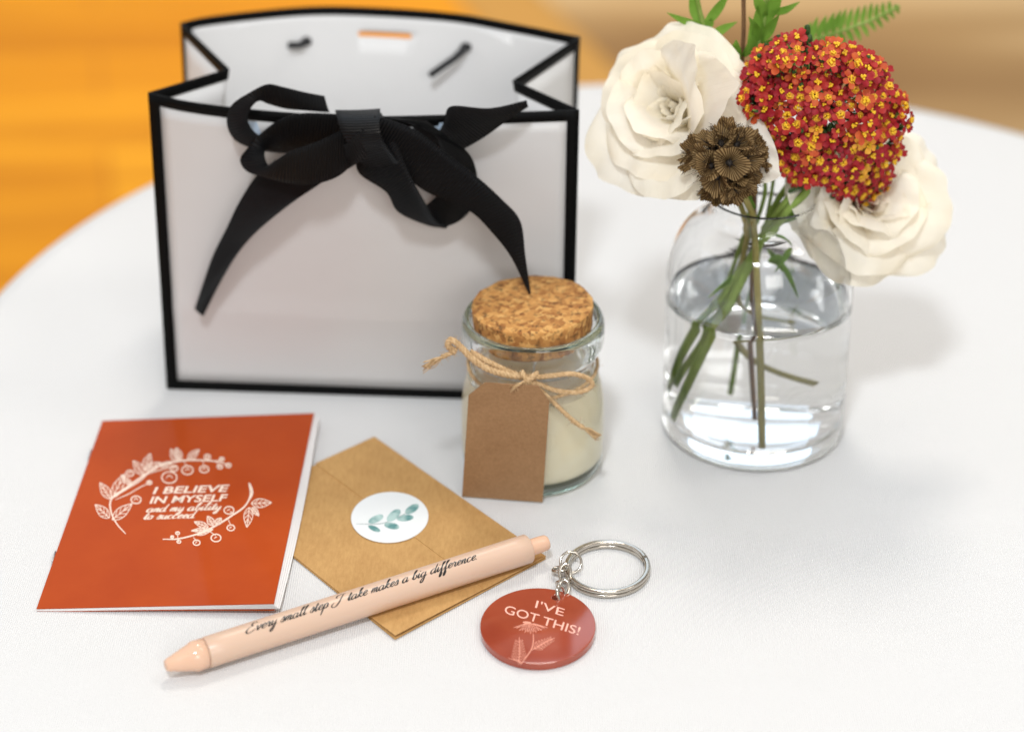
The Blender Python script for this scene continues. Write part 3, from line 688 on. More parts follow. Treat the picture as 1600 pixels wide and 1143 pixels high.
def torus(mb, c_, X, Y, r, n=48, k=8, mi=0, start=0, end=2*math.pi, rise=0., flat=None):
    X = V(X); Y = V(Y); pts = []
    closed = abs(end-start-2*math.pi) < 1e-6 and rise == 0
    Z = X.cross(Y).normalized(); vs = []; fs = []
    m_ = n if closed else n+1
    for i in range(m_):
        a = start+(end-start)*i/n; p = V(c_)+X*math.cos(a)+Y*math.sin(a)+Z*rise*i/n
        T = (X*math.cos(a)+Y*math.sin(a)).normalized()
        for j in range(k):
            b = 2*math.pi*j/k+math.pi/k
            fx, fz = (r, r) if not flat else flat
            cb, sb = math.cos(b), math.sin(b)
            if flat: cb = math.copysign(abs(cb)**.5, cb); sb = math.copysign(abs(sb)**.5, sb)
            vs.append(p+T*fx*cb+Z*fz*sb)
    for i in range(n):
        i2 = (i+1) % m_
        for j in range(k): fs.append((i*k+j, i*k+(j+1) % k, i2*k+(j+1) % k, i2*k+j))
    if not closed: fs += [tuple(range(k)), tuple((m_-1)*k+j for j in range(k))]
    mb.add(vs, fs, mi)
c_ = P(949, 888, .0016); X = P(1012, 888, .0016)-c_; Y = P(949, 850, .0016)-c_
mb = MB()
torus(mb, c_-V((0, 0, .0006)), X, Y, 0, 96, 16, flat=(.00095, .00068), start=.28, end=.28+2*math.pi-.02)
torus(mb, c_+V((0, 0, .0009)), X, Y, 0, 96, 16, flat=(.00095, .00068), start=.36, end=.36+2*math.pi-.02)
mb.build('split_ring', M['silver'], key)
def link(name, x, y, z, rx_, ry_, tilt, rotz, r=.00065, open_=0):
    mb = MB(); R = Matrix.Rotation(rotz, 3, 'Z') @ Matrix.Rotation(tilt, 3, 'X')
    torus(mb, P(x, y, z), R @ V((rx_, 0, 0)), R @ V((0, ry_, 0)), r, 36, 10); return mb.build(name, M['silver'], key)
link('jump_ring', 892, 878, .0038, .0037, .0036, math.radians(48), .15, .00048)
link('chain_link', 883, 895, .0036, .0019, .0031, .9, -.1)
link('chain_link', 874, 889, .0030, .0019, .0026, -.4, .9)
link('chain_link', 878, 907, .0034, .0018, .0028, -.7, .5)
link('chain_link', 881, 918, .0036, .0018, .0026, .9, -.2)
link('chain_link', 877, 928, .0034, .0021, .0030, 1.2, 1.0)
# ------------------------------------------------------------------ candle jar
J = P(832, 722)
jar = thing('candle_jar', tuple(J), 'small glass jar of cream wax closed with a cork and tied with jute twine', 'candle jar')
outer = smoothprof([(.0225, 0), (.0250, .0012), (.0263, .005), (.0267, .012), (.0267, .024), (.0262, .031), (.0248, .0375), (.0232, .0420), (.0227, .0450), (.0232, .0480), (.0249, .0505), (.0261, .0535), (.0263, .058), (.0260, .0615), (.0250, .0633)], 4)
inner = smoothprof([(.0238, .0630), (.0228, .0600), (.0222, .054), (.0209, .0485), (.0207, .044), (.0220, .0385), (.0236, .031), (.0240, .024), (.0240, .012), (.0232, .0065), (.020, .0045)], 4)
clean(lathe([(0, 0)]+outer+inner+[(0, .0042)], J.x, J.y, .0002, 96).build('glass_body', M['jar_glass'], jar))
wp = [(0, .0043), (.0200, .0044)]+[(r+.0002, z) for r, z in inner[::-1] if .0048 < z < .0375]
clean(lathe(wp+[(.0226, .0376), (.018, .0368), (0, .0366)], J.x, J.y, .0002, 96).build('wax', M['wax'], jar))
mb = MB(); tube(mb, [(J.x, J.y, .036), (J.x+.0005, J.y, .041), (J.x+.0015, J.y, .0445)], .0006, 8); mb.build('wick', M['sticker'], jar)
ck = MB(); n = 96; prof = [(0, .0560), (.0205, .0560), (.0210, .0564), (.0217, .0600), (.0222, .0672), (.0219, .0679), (.0213, .0682), (0, .0684)]
prof = [prof[0]]+[prof[1]]+[tuple(q) for q in cr(prof[2:6], 4)]+prof[6:7]+[(.018, .0683), (.012, .0684), (.006, .0684), (0, .0684)]
lathe(prof, 0, 0, 0, n, ck)
R = Matrix.Rotation(math.radians(-2.5), 3, 'Y')
for i, v_ in enumerate(ck.v):
    r = math.hypot(v_.x, v_.y)
    d = noise.noise(v_*420)*.00028+noise.noise(v_*1100)*.00014
    v_ = v_+V((v_.x/r, v_.y/r, 0))*d*1.6*(r > .02) if r > .001 else v_
    v_.z += d*(.5 if v_.z > .065 else 0)
    v_ = R @ (v_-V((0, 0, .06)))+V((0, 0, .06)); ck.v[i] = v_+V((J.x, J.y, 0))
clean(ck.build('cork_stopper', M['cork'], jar))
# twine
def rope(mb, pts, R_=.00075, n=10, pitch=.0045, strands=3, seg=5):
    q = spath(pts, n*2); Lg = 0; out = [[] for _ in range(strands)]
    for i, p in enumerate(q):
        if i: Lg += (p-q[i-1]).length
        T = (q[min(i+1, len(q)-1)]-q[max(i-1, 0)]).normalized(); a = T.cross(V((.2, .1, 1))).normalized(); b = T.cross(a)
        for s in range(strands):
            ph = 2*math.pi*(s/strands+Lg/pitch); out[s].append(p+(a*math.cos(ph)+b*math.sin(ph))*R_*.55)
    for o_ in out: tube(mb, o_, R_*.62, seg)
    for i in range(int(len(q)*1.1)):      # loose fibres
        p = random.choice(q); d = V((random.gauss(0, 1), random.gauss(0, 1), random.gauss(0, 1))).normalized()
        e = p+d*random.uniform(.0012, .0032); tube(mb, [p, (p+e)/2+V((random.gauss(0, .0004), 0, random.gauss(0, .0004))), e], .00005, 3, cap=False)
tw = MB(); Zt = .0448
ringp = []
for i in range(33):
    a = math.radians(-86+348*i/32); fr = abs(((math.degrees(a)+90) % 360)-180)/180
    ringp.append((J.x+.0239*math.cos(a), J.y+.0239*math.sin(a), Zt-.003*fr))
rope(tw, ringp, .0007, 2)
FY = J.y-.0275
JY = lambda x, y, d=0.: PY(x, y, FY-d)
kx = JY(826, 590)
rope(tw, [JY(826,589), JY(795,586,.0005), JY(762,576), JY(738,560,-.001), JY(718,540,-.003), JY(705,531,-.003), JY(700,540,-.003), JY(712,549,-.003)], .0011)
rope(tw, [JY(826,592), JY(795,580,-.001), JY(765,566,-.002), JY(735,549,-.004)], .0010)
rope(tw, [JY(712,549,-.003), JY(700,553,-.003), JY(690,558,-.003)], .0008)
rope(tw, [JY(826,590,.001), JY(858,587,.001), JY(895,584,0), JY(920,592,-.001), JY(924,603,-.001), JY(905,612,0), JY(870,610,.001), JY(832,596,.001)], .00085)
rope(tw, [JY(828,594,.001), JY(850,614,.001), JY(875,638,.001), JY(897,658,0), JY(912,668,0)], .0008)
rope(tw, [JY(815,580), JY(822,592,.0025), JY(835,603,.002)], .0010); rope(tw, [JY(840,583), JY(830,590,.0025), JY(818,601,.002)], .0010)
for (sx, sy, tx, ty, w_) in ((692, 557, 664, 573, 10), (911, 668, 934, 682, 5)):
    for i in range(30):
        e = JY(tx+random.gauss(0, 3), ty+random.gauss(0, w_*.55), random.gauss(-.002, .001)); s = JY(sx, sy, -.001)
        tube(tw, spath([s, (s+e)/2+V((random.gauss(0, .0003), 0, random.gauss(0, .0006))), e], 4), random.uniform(.00012, .00025), 4)
tw.build('jute_twine', M['jute'], jar)
# kraft tag, leaning on the jar
tg_px = [(732, 617), (757, 597), (841, 602), (858.5, 627), (848, 784), (722, 775)]
tb0 = P(722, 775, .0006); tt0 = PY(757, 597, FY-.0022)
n_ = (P(848, 784, .0006)-tb0).cross(tt0-tb0).normalized()
tagt = thing('gift_tag', tuple((tb0+P(848, 784, .0006))/2), 'blank brown kraft card tag propped upright against the corked jar', 'tag')
pts = [PN(x, y, tb0, n_) for x, y in tg_px]
o = obj('card', pts, [tuple(range(6))], M['tag'], tagt, False); solid(o, .0005, 0); bevel(o, .0001, 1)
hp = PN(800, 607, tb0, n_); mb = MB()
rope(mb, [hp+V((0, -.0006, 0)), hp+V((.0015, -.0015, .002)), JY(826, 592, .002)], .0005)
mb.build('hanging_string', M['jute'], tagt)
# ------------------------------------------------------------------ vase
VR = .0352
vf = P(1190, 743); VX, VY = vf.x, vf.y+VR
vase = thing('bottle_vase', (VX, VY, 0), 'clear round shouldered glass bottle vase half filled with water holding the flowers', 'vase')
out = smoothprof([(.0318, 0), (.0340, .0014), (.0350, .0045), (.0351, .02), (.0352, .045), (.0352, .064), (.0346, .072), (.0325, .0795), (.0285, .0858), (.0235, .0895), (.0208, .0910), (.0196, .0930), (.0194, .0960), (.0197, .0985), (.0204, .0993)], 4)
inn = smoothprof([(.0199, .0998), (.0186, .0985), (.0183, .0960), (.0184, .0935), (.0199, .0905), (.0230, .0883), (.0278, .0845), (.0316, .0785), (.0336, .0715), (.0341, .064), (.0341, .045), (.0340, .02), (.0335, .010), (.031, .0072), (.024, .0062)], 4)
clean(lathe([(0, .0018), (.024, .0012)]+out+inn+[(0, .0068)], VX, VY, .0002, 128).build('glass_body', M['vase_glass'], vase))
WZ = .0590
iw = [(r+.00012, z) for r, z in inn[::-1] if z < WZ-.001]
clean(lathe([(0, .0067)]+iw+[(.03422, WZ), (.0338, WZ-.0003), (.0325, WZ-.0007), (.02, WZ-.0008), (0, WZ-.0008)], VX, VY, .0002, 128).build('water', M['water'], vase))
A = lambda x, y, z: V((VX+x, VY+y, z))
# ------------------------------------------------------------------ roses
PUV = []
def petal(base, axis, X, Y, az, th0, th1, Ln, W, cup, curl, seed, tipp=0., r0=.001, ns=16, nt_=14, wave=1.):
    PUV.clear(); rnd = random.Random(seed); ph = [rnd.uniform(0, 6.28) for _ in range(4)]; vs = []
    out_ = X*math.cos(az)+Y*math.sin(az); tan = -X*math.sin(az)+Y*math.cos(az)
    wrap = cup < 0; r0 = -cup if wrap else r0; cup = 0 if wrap else cup
    for j in range(-nt_, nt_+1):
        t_ = j/nt_; Le = Ln*(1-.30*abs(t_)**2.6+tipp*(1-abs(t_))**2+.035*wave*math.sin(3.1*t_+ph[0])+.02*wave*math.sin(8*t_+ph[1]))
        r, z = r0, 0.
        for i in range(ns+1):
            s = i/ns
            al = th0+(th1-th0)*s**1.3+curl*max(0, s-.72)**1.5*(3.0+1.2*math.sin(2.5*t_+ph[2]))
            if i: r += Le/ns*math.sin(al); z += Le/ns*math.cos(al)
            wd = W*(.22+.78*math.sin(min(1, s*1.25)*math.pi/2)**.9)*(1-.16*s**4)
            x_ = t_*wd
            inn_ = cup*wd*t_*t_*(1-.25*s)-curl*.35*W*abs(t_)**5*s*s
            n_r = math.cos(al)*out_-math.sin(al)*axis
            p = base+out_*r+axis*z+tan*x_-n_r*inn_
            if wrap:
                Rr = r+.0012*t_+.0004*math.sin(6*t_+ph[0]); f_ = x_/max(r, .0018); p = base+(out_*math.cos(f_)+tan*math.sin(f_))*Rr+axis*z
            p += n_r*.00028*math.sin(t_*38+ph[1]+3*math.sin(3*s))*math.sin(math.pi*s)*wave
            p += n_r*(wave*.0011*s*s*math.sin(5*t_+ph[3]+2*s)+wave*.0007*s**3*math.sin(13*t_+ph[0])+wave*.0006*math.sin(6*s+4*t_+ph[1])*s)
            vs.append(p); PUV.append((t_*(.5+.5*s), s))
    a = ns+1; fs = [(j*a+i, j*a+i+1, (j+1)*a+i+1, (j+1)*a+i) for j in range(2*nt_) for i in range(ns)]
    return vs, fs
def rose(label, ctr, axis, layers, seed, stem_pts, sc=1., roll=0., extra=()):
    axis = V(axis).normalized(); X = axis.cross(V((0, 0, 1))).normalized(); Y = axis.cross(X).normalized()
    base = V(ctr)-axis*.016*sc
    t = thing('rose', tuple(stem_pts[-1]), label, 'rose', 'cream roses in the glass vase')
    k = 0; az = roll
    for (cnt, th0, th1, Ln, W, cup, curl, wv_) in layers:
        for i in range(cnt):
            k += 1; rn = random.Random(seed*100+k)
            vs, fs = petal(base, axis, X, Y, az+rn.uniform(-.15, .15), math.radians(th0+rn.uniform(-5, 5)), math.radians(th1+rn.uniform(-8, 8)), Ln*sc*rn.uniform(.88, 1.12), W*sc*rn.uniform(.9, 1.1), cup, curl*rn.uniform(.6, 1.5), seed*100+k, tipp=rn.uniform(0, .08), wave=wv_)
            obj('petal', vs, fs, M['petal'], t, uv=list(PUV))
            az += 2*math.pi/cnt*1.0 if cnt > 1 else 1.0
        az += 2.4
    for n__, (dg, th0, th1, Ln, W, cup, curl, tp) in enumerate(extra):
        vs, fs = petal(base, axis, X, Y, math.radians(dg), math.radians(th0), math.radians(th1), Ln, W, cup, curl, seed*77+n__, tipp=tp, wave=.8)
        obj('petal', vs, fs, M['petal'], t, uv=list(PUV))
    mb = MB(); q = spath([base]+[V(p) for p in stem_pts], 8); tube(mb, q, .0012, 10); mb.build('stem', M['stem'], t)
    mb = MB(); lathe([(0, 0), (.003, .001), (.0045, .004), (.003, .007)], 0, 0, 0, 12, mb)
    Q = axis.to_track_quat('Z', 'Y').to_matrix(); mb.v = [Q @ v_+base-axis*.004 for v_ in mb.v]; mb.build('calyx', M['stem'], t)
    return t
LAY = [(2, -3, 4, .0170, .0062, -.0018, .15, .4), (3, 0, 10, .0195, .0088, -.0042, .3, .5), (3, 5, 22, .0230, .0125, -.0070, .55, .7), (4, 14, 34, .0262, .0180, .40, .7, .6), (4, 26, 54, .0300, .0215, .28, .75, .6), (4, 38, 80, .0335, .0240, .20, .55, .7), (5, 52, 98, .0345, .0235, .14, .35, .8)]
r1 = rose('large cream rose on the left of the vase beside the gift bag', PY(1042, 166, .700), (-.50, -.70, .50), LAY, 3,
     [A(-.012, .006, .115), A(-.004, .006, .096), A(-.010, .004, .05), A(-.022, .004, .02)], 1.0, .4,
     [(222, 18, 42, .047, .0175, .35, .3, .22), (200, 30, 58, .044, .019, .25, .3, .12), (165, 60, 100, .044, .016, .15, .1, .2), (108, 46, 78, .036, .022, .25, .4, .06)])
r2 = rose('cream rose hanging on the right of the vase behind the red yarrow', PY(1362, 309, .702), (.22, -.85, .48), LAY, 8,
     [A(.018, .006, .106), A(.006, .004, .096), A(-.010, -.006, .06), A(-.026, -.004, .022)], 1.0, 1.9)
# ------------------------------------------------------------------ yarrow
yc = PY(1272, 222, .700)
yar = thing('yarrow', tuple(A(-.030, -.006, .010)), 'domed cluster of tiny red and yellow yarrow florets between the cream roses', 'flower')
def floret_mesh(kind):
    mb = MB(); two = random.random() < .38; mats = [M[kind], M['yellow'], M['amber']]
    for k in range(5):
        a = 2*math.pi*k/5+random.uniform(-.15, .15); vs = []; R_ = .0024*random.uniform(.85, 1.12); W = .00098*random.uniform(.88, 1.12); tl = random.uniform(-.0004, .0006)
        for i in range(7):
            for j in range(-2, 3):
                s = i/6; t_ = j/2; r = .0004+R_*s-.0001*(1-abs(t_))*(i == 6); w_ = W*max(.12, math.sqrt(max(0, 1-((s-.60)/.47)**2)))*t_
                if s < .4: w_ = W*(.30+1.5*s)*t_
                z = .0003+tl*s+.00035*math.sin(math.pi*s)+.00030*t_*t_*s
                vs.append((r*math.cos(a)-w_*math.sin(a), r*math.sin(a)+w_*math.cos(a), z))
        for lo_, hi_, mi_ in ((0, 2, 2 if two else 0), (2, 6, 0)):
            mb.add(vs, [(i*5+j, (i+1)*5+j, (i+1)*5+j+1, i*5+j+1) for i in range(lo_, hi_) for j in range(4)], mi_)
    for k in range(9):
        a = random.uniform(0, 6.28); r = .0007*math.sqrt(random.random()); x, y = r*math.cos(a), r*math.sin(a)
        tube(mb, [(x*.5, y*.5, .0003), (x, y, .0009), (x*1.2, y*1.2, .0014)], [.00016, .0002, .00034], 5, 1)
    me = bpy.data.meshes.new('floret'); me.from_pydata([tuple(v_) for v_ in mb.v], [], mb.f)
    for q in mats: me.materials.append(q)
    me.polygons.foreach_set('material_index', mb.m); me.polygons.foreach_set('use_smooth', [True]*len(mb.f)); me.update(); return me
kinds = {k: [floret_mesh(k) for _ in range(5)] for k in ('red', 'crimson', 'coral', 'amber')}
# spots: given in photo px inside the outline of the head, on a bulging dome
poly = [(1146,150),(1158,118),(1172,95),(1200,78),(1228,60),(1262,56),(1290,72),(1318,70),(1348,85),(1376,104),(1392,130),(1410,152),(1418,190),(1408,220),(1396,236),(1400,232),(1388,262),(1378,290),(1350,300),(1332,318),(1318,300),(1300,286),(1262,286),(1232,272),(1216,248),(1208,212),(1192,186),(1160,172)]
def inside(x, y):
    c_ = False
    for (x1, y1), (x2, y2) in zip(poly, poly[1:]+poly[:1]):
        if (y1 > y) != (y2 > y) and x < (x2-x1)*(y-y1)/(y2-y1)+x1: c_ = not c_
    return c_
rn = random.Random(5); spots = []; gaps = []
tries = 0
while len(spots) < 235 and tries < 60000:
    tries += 1; x, y = rn.uniform(1140, 1425), rn.uniform(50, 325)
    if not inside(x+9*noise.noise(V((x/15, y/15, 9))), y+9*noise.noise(V((x/15, y/15, 1)))): continue
    if noise.noise(V((x/26, y/26, 3.3))) < -.36:
        if len(gaps) < 90: gaps.append((x, y))
        continue
    e = ((x-1285)/150)**2+((y-180)/150)**2; dmin = 15.4*(1-.3*min(1, e))
    if all(math.hypot(x-a, y-b) > dmin for a, b in spots): spots.append((x, y))
spots += [(1307, 331), (1318, 322), (1372, 296), (1384, 292), (1400, 238), (1392, 243), (1362, 306), (1340, 322), (1350, 314), (1356, 326), (1330, 330), (1344, 303), (1374, 284), (1366, 272), (1388, 276), (1322, 308), (1334, 296), (1396, 290), (1310, 300)]
warm = [(1280,200),(1291,206),(1222,178),(1195,190),(1350,240),(1358,250),(1345,262),(1335,226),(1362,232),(1330,182),(1303,180),(1345,270)]
items = []
camo = V((0, 0, H))
cen3 = PY(1280, 200, .716)
for (x, y) in spots:
    ex, ey = (x-1283)/140, (y-185)/140; e = min(1, ex*ex+ey*ey)
    p = PY(x, y, .702-.020*math.sqrt(max(0, 1-e))+rn.uniform(-.0014, .0014)-.0085*noise.noise(V((x/36, y/36, 0)))+(.004 if y > 285 else 0))
    nrm = (p-cen3).normalized()+V((rn.gauss(0, .22), rn.gauss(0, .22)-.25, rn.gauss(0, .22)+.15)); nrm.normalize()
    dw = min(math.hypot(x-a, y-b) for a, b in warm)
    low = (y-60)/270
    if dw < 8: kd = 'amber'
    else: kd = rn.choices(['red', 'crimson', 'coral'], [.50, .24+.42*low, .26-.16*low])[0]
    items.append((x, y, p, nrm, kd, rn.uniform(.92, 1.5), rn.uniform(0, 6.28)))
order = sorted(items, key=lambda q: q[1]*.2+abs(q[0]-1285)*.3-q[5]*60)
rest = MB(); rm = [M[k] for k in ('red', 'crimson', 'coral', 'amber')]+[M['yellow']]; ki = ['red', 'crimson', 'coral', 'amber']
for idx, (x, y, p, nrm, kd, s, rot) in enumerate(order):
    me = rn.choice(kinds[kd]); Q = nrm.to_track_quat('Z', 'Y').to_matrix().to_4x4() @ Matrix.Rotation(rot, 4, 'Z') @ Matrix.Scale(s, 4)
    if idx < 98:
        o = bpy.data.objects.new('floret', me); S.collection.objects.link(o); o.parent = yar
        o.matrix_local = Matrix.Translation(p-yar.location) @ Q
    else:
        mm = Matrix.Translation(p) @ Q
        b = len(rest.v); rest.v += [mm @ v_.co for v_ in me.vertices]; rest.f += [tuple(b+i for i in pl.vertices) for pl in me.polygons]
        rest.m += [(ki.index(kd), 4, 3)[pl.material_index] for pl in me.polygons]; rest.uv += [(0, 0)]*len(me.vertices)
tag(rest.build('florets', rm, yar), None, kind='stuff')
yst = MB(); hub = PY(1228, 262, .708)
nodes = []
for i in range(16):
    a, b = order[(i*15) % len(order)][:2]; x, y = a, b
    e_ = order[(i*15) % len(order)][2]; mid = hub.lerp(e_, .55)+V((0, .006, -.003)); tube(yst, spath([hub, mid, e_+V((0, .003, 0))], 5), [.0013]*5+[.0008]*6, 6)
    nodes.append(mid)
for q in items:                                               # short pedicels behind every floret
    if rn.random() < .75:
        m_ = min(nodes, key=lambda n_: (n_-q[2]).length); tube(yst, spath([q[2]-q[3]*.0003, q[2]-q[3]*.004, m_], 3), .00035, 4, cap=False)
tube(yst, spath([hub, A(.010, -.006, .104), A(.003, -.006, .092), A(-.010, -.012, .066), A(-.022, -.014, .035), A(-.0300, -.010, .010)], 8), .0017, 12)
tube(yst, spath([PY(1250, 292, .700), A(.014, -.009, .105), A(.006, -.009, .095), A(-.014, -.006, .06), A(-.0315, -.006, .020)], 8), .0015, 10)
yst.build('stem', M['stem'], yar)
# small buds under the florets keep the head dense
bd = MB()
for q in items:
    for k in range(5):
        p = q[2]-q[3]*rn.uniform(.002, .009)+V((rn.gauss(0, .0019), 0, rn.gauss(0, .0019)))
        tube(bd, [p-q[3]*.0015, p, p+q[3]*.0012], [.0003, .0010, .0004], 6, 0 if rn.random() < .5 else 1)
for (x, y) in gaps:                                            # unopened buds fill the dips between the small umbels
    ex, ey = (x-1283)/140, (y-185)/140; e = min(1, ex*ex+ey*ey)
    for k in range(3):
        p = PY(x+rn.gauss(0, 5), y+rn.gauss(0, 5), .706-.020*math.sqrt(max(0, 1-e))+rn.uniform(0, .006)); d = (p-cen3).normalized()
        tube(bd, [p-d*.0025, p-d*.0006, p+d*.0010, p+d*.0016], [.0004, .0011, .0010, .0003], 7, 0 if rn.random() < .6 else 1)
tag(bd.build('buds', [M['dark_green'], M['crimson']], yar), None, kind='stuff')
# feathery dark leaves at the neck
lf = MB()
for (x, y, x2, y2) in ((1190, 200, 1205, 262), (1232, 300, 1262, 288), (1222, 270, 1200, 215)):
    a_, b_ = PY(x, y, .690), PY(x2, y2, .692)
    tube(lf, [a_, b_], .0004, 5)
    for i in range(12):
        c_ = a_.lerp(b_, i/12); d = (b_-a_).normalized(); n_ = V((d.z, 0, -d.x))
        for e in (-1, 1): tube(lf, [c_, c_+n_*e*.0014+d*.0008], [.0003, .0001], 4)
lf.build('feathery_leaf', M['dark_green'], yar)
# ------------------------------------------------------------------ scabiosa seed head
sc_ = PY(1132, 252, .674)
pod = thing('seed_head', tuple(A(.000, -.026, .008)), 'dry brown ball of papery seed cups in front of the left cream rose', 'seed head')
mb = MB(); lathe([(.0078*math.sin(a), -.0078*math.cos(a)) for a in lin(0, math.pi, 10)], 0, 0, 0, 16, mb); mb.v = [v_+sc_ for v_ in mb.v]; clean(mb.build('core', M['pod_core'], pod))
def cup_mesh(seed, sz=1., op=1.):
    mb = MB(); r_ = random.Random(seed); n_ = 108; prof = [(.0006, .0), (.0012, .0016), (.0024, .0034), (.0037, .0048), (.0048, .0056), (.0055, .0058)]
    vs = []; uv = []
    ph = [r_.uniform(0, 6.28) for _ in range(3)]
    for i in range(n_+1):
        a = 2*math.pi*i/n_
        for q, (r, z) in enumerate(prof):
            t_ = q/5; pl = .00022*t_*math.cos(36*a)
            rr_ = r*sz*op*(1+.10*t_*math.sin(2*a+ph[0])+.07*t_*math.sin(5*a+ph[1])+(.05*t_ if q == 5 and i % 3 == 0 else 0)); zz = (z*1.1+pl+.0016*t_*math.sin(3*a+ph[2])+.0007*t_*math.sin(7*a+ph[0]))*sz
            vs.append(V((rr_*math.cos(a), rr_*math.sin(a), zz))); uv.append((a/(2*math.pi), t_))
    k = len(prof); mb.add(vs, [(i*k+q, (i+1)*k+q, (i+1)*k+q+1, i*k+q+1) for i in range(n_) for q in range(k-1)], 0, uv)
    for i in range(5):
        a = 2*math.pi*i/5; tube(mb, [(0, 0, .001), (.0012*math.cos(a), .0012*math.sin(a), .0045*sz), (.0022*math.cos(a), .0022*math.sin(a), .0072*sz)], [.00022, .00016, .00005], 5, 1)
    for i in range(44):
        a = r_.uniform(0, 6.283); z_ = .0063*sz; e_ = r_.uniform(.0008, .0018)
        p_ = V((.0052*sz*math.cos(a), .0052*sz*math.sin(a), z_)); tube(mb, [p_, p_+V((math.cos(a)*e_, math.sin(a)*e_, r_.uniform(-.0002, .0012)))], [.00010, .00005], 3, 0, cap=False)
    tube(mb, [(0, 0, -.002), (0, 0, .0012), (0, 0, .0032)], [.0008, .0013, .0010], 10, 1)
    return mb
cups = [(1141,256,0),(1112,284,.1),(1160,290,0),(1088,240,0),(1120,212,0),(1156,214,0),(1176,248,0),(1186,276,0),(1140,308,0),(1092,268,0),(1096,214,0),(1145,192,0),(1178,222,0),(1168,306,0),(1128,196,0)]
for i, (x, y, _) in enumerate(cups):
    dx, dy = (x-1130)/64, (y-252)/64; rr_ = min(.98, math.hypot(dx, dy)); vdir = (camo-sc_).normalized(); rg = V((1, 0, 0)); u_ = rg.cross(vdir).normalized(); u_ = -u_ if u_.z < 0 else u_
    nrm = (rg*dx-u_*dy+vdir*math.sqrt(max(.02, 1-rr_*rr_))).normalized()
    mb = cup_mesh(i, random.uniform(.82, .98), random.uniform(.9, 1.12)); Q = nrm.to_track_quat('Z', 'Y').to_matrix() @ Matrix.Rotation(random.uniform(0, 6), 3, 'Z')
    nrm2 = (nrm+V((random.gauss(0, .22), 0, random.gauss(0, .22)))).normalized(); Q = nrm2.to_track_quat('Z', 'Y').to_matrix() @ Matrix.Rotation(random.uniform(0, 6), 3, 'Z')
    mb.v = [Q @ v_+sc_+nrm*.0076 for v_ in mb.v]; mb.build('seed_cup', [M['pod'], M['pod_core']], pod)
for i in range(12):
    d = V((random.gauss(0, 1), random.uniform(-.2, 1), random.gauss(0, 1))).normalized()
    mb = cup_mesh(50+i, .92); Q = d.to_track_quat('Z', 'Y').to_matrix(); mb.v = [Q @ v_+sc_+d*.0082 for v_ in mb.v]; mb.build('seed_cup', [M['pod'], M['pod_core']], pod)
mb = MB()
for i in range(70):
    d = V((random.gauss(0, 1), random.gauss(-.2, .8), random.gauss(0, 1))).normalized(); p = sc_+d*.0118; tube(mb, [p, p+d*random.uniform(.002, .005)+V((0, 0, random.gauss(0, .001)))], [.00007, .00003], 3, cap=False)
tag(mb.build('bristles', M['pod'], pod), None, kind='stuff')
mb = MB(); tube(mb, spath([sc_-V((-.004, 0, .008)), A(-.007, -.013, .101), A(-.005, -.015, .093), A(-.0015, -.020, .05), A(.0005, -.026, .008)], 10), .00125, 10)
mb.build('stem', M['olive_stem'], pod)
# ------------------------------------------------------------------ green sprigs and fern above the flowers
def blade(mb, a, b, w_, bend=V((0, 0, 0)), n=8):
    a, b = V(a), V(b); d = (b-a).normalized(); nn = d.cross(V((.1, 1, .1))).normalized(); q = spath([a, (a+b)/2+bend, b], n//2); vs = []
    for i, p in enumerate(q):
        s = i/(len(q)-1); h_ = w_*.5*math.sin(math.pi*(.06+.94*s)**.8)+.0001; vs += [p-nn*h_, p+V((0, .0006*math.sin(math.pi*s), 0)), p+nn*h_]
    mb.add(vs, [(3*i+k, 3*i+k+1, 3*i+4+k, 3*i+3+k) for i in range(len(q)-1) for k in (0, 1)])
def sprig(label, name, Y, main, blades, m_='green', g=None, w_=.0028, st_m='stem', end=None):
    pts = [PY(x, y, Y) for x, y in main]+end
    t = thing(name, tuple(end[-1]), label, 'greenery', g)
    mb = MB(); tube(mb, spath(pts, 6), .0008, 8); mb.build('stem', M[st_m], t)
    for (x, y, x2, y2, *ww) in blades:
        mb = MB(); a_, b_ = PY(x, y, Y), PY(x2, y2, Y-.004+random.uniform(-.006, .006))
        blade(mb, a_, b_, ww[0] if ww else w_, V((random.gauss(0, .0008), random.gauss(0, .002), random.gauss(0, .0008)))); mb.build('leaf', M[m_], t)
    return t
g = 'green sprigs standing behind the flowers'
sprig('narrow leaved green sprig rising behind the left cream rose', 'leaf_sprig', .722, [(1078, -60), (1092, 10), (1105, 60), (1140, 160)],
      [(1100,42,1042,20,.003),(1098,40,1078,-14,.0042),(1100,42,1140,-12,.0036),(1104,48,1112,30,.003),(1085,-10,1060,-60,.003),(1108,62,1152,34,.0035),(1130,130,1146,68,.0034)], end=[A(-.008, .010, .105), A(-.002, .010, .095), A(-.012, .004, .06), A(-.024, .0, .03)], g=g)
sprig('forked bright green sprig rising above the red yarrow', 'leaf_sprig', .718, [(1200, -50), (1196, 20), (1186, 70), (1176, 110), (1180, 200)],
      [(1186,78,1170,26,.0036),(1182,90,1184,8,.005),(1188,66,1218,22,.0042),(1192,40,1222,-30,.0048),(1196,28,1180,-20,.004),(1180,98,1172,38,.0036),(1190,70,1222,52,.003),(1200,20,1250,3,.003),(1160,110,1150,62,.003),(1155,130,1158,78,.0036)], end=[A(-.002, .006, .11), A(.001, .007, .095), A(-.010, .002, .062), A(-.020, -.006, .03)], g=g)
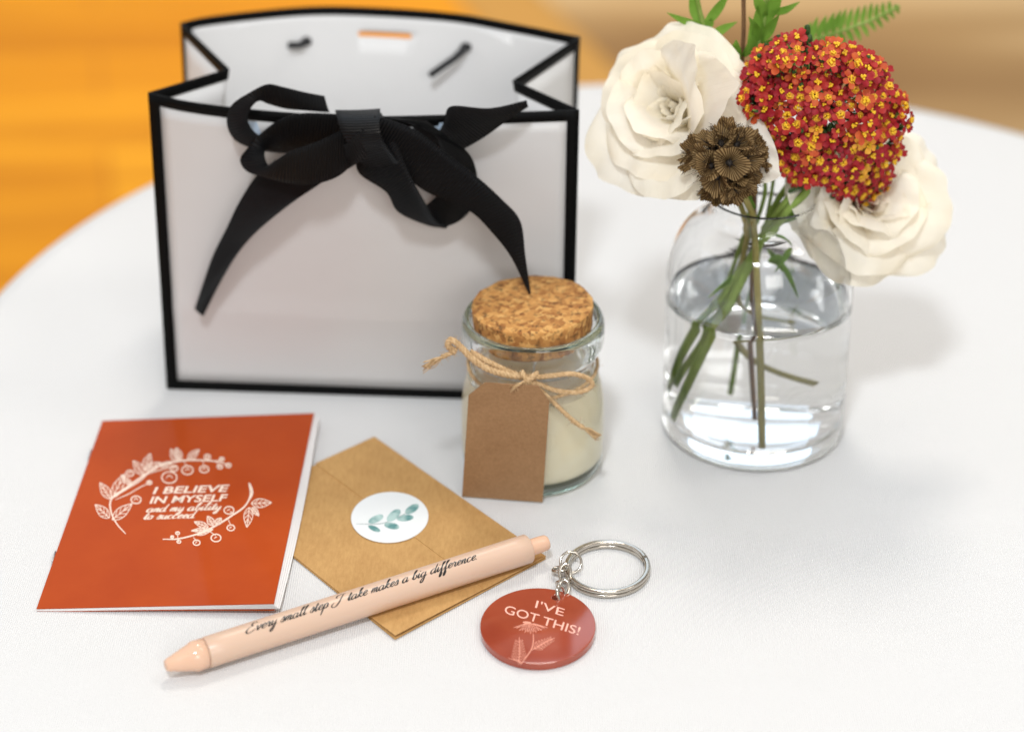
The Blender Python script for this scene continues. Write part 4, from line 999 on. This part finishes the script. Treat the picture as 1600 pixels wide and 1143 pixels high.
sprig('thin bare reddish brown stem between the sprigs', 'bare_stem', .716, [(1161, -60), (1162, 40), (1160, 110), (1168, 200)], [(1160,90,1172,60,.0022)], end=[A(-.004, .003, .108), A(-.003, .002, .095), A(-.003, -.002, .06), A(.0, -.006, .012)], st_m='brown_stem')
fr = thing('fern_frond', tuple(A(.010, .012, .015)), 'bright green fern frond reaching out to the right above the yarrow', 'fern')
rp = spath([PY(x, y, Y) for x, y, Y in [(1405, 10, .770), (1360, 32, .765), (1310, 50, .757), (1262, 66, .745), (1225, 95, .73), (1205, 160, .715)]]+[A(.004, .010, .11), A(.004, .010, .095), A(-.002, .010, .05), A(-.004, .012, .015)], 8)
mb = MB(); tube(mb, rp, .0007, 8); mb.build('stem', M['stem'], fr)
mb = MB(); tot = 18
for i in range(tot):
    f = 1+i*1.85; k0 = int(f)
    if k0+1 >= len(rp): break
    p = rp[k0].lerp(rp[k0+1], f-k0); d = (rp[k0]-rp[k0+1]).normalized(); n_ = V((-d.z, 0, d.x)); n_ = n_ if n_.z > 0 else -n_
    l = .0020+.0105*min(1, (i+.5)/10)**.8
    for e in (1, -1):
        blade(mb, p, p+n_*e*l*(1 if e > 0 else .75)+d*l*.30+V((0, -.001, random.gauss(0, .0003))), .0015+.0009*min(1, i/10), V((0, 0, .0003)), 6)
mb.build('leaflets', M['green'], fr)
# small leaves and thin stems inside the vase
br_ = thing('curved_stem', tuple(A(.016, .010, .020)), 'thin olive stem curving through the water to the right', 'stem')
mb = MB(); tube(mb, spath([A(-.010, -.002, .100), A(-.006, -.002, .085), A(-.008, .0, .055), A(-.001, .004, .035), A(.016, .008, .021)], 8), .0011, 8); mb.build('stalk', M['olive_stem'], br_)
for a_, b_, w_ in [(A(-.002,-.004,.086),A(.010,-.010,.083),.0018),(A(.010,-.010,.082),A(.004,-.012,.074),.002),(A(.002,-.008,.077),A(.007,-.010,.073),.004),(A(-.006,-.004,.070),A(-.020,-.010,.062),.002),(A(.002,-.004,.078),A(.014,-.006,.060),.002),(A(-.004,-.008,.098),A(-.016,-.004,.104),.003),(A(.004,-.008,.092),A(.015,-.010,.096),.003)]:
    mb = MB(); blade(mb, a_, b_, w_, V((.001, 0, .002))); solid(mb.build('leaf', M['green'], br_), .0003)
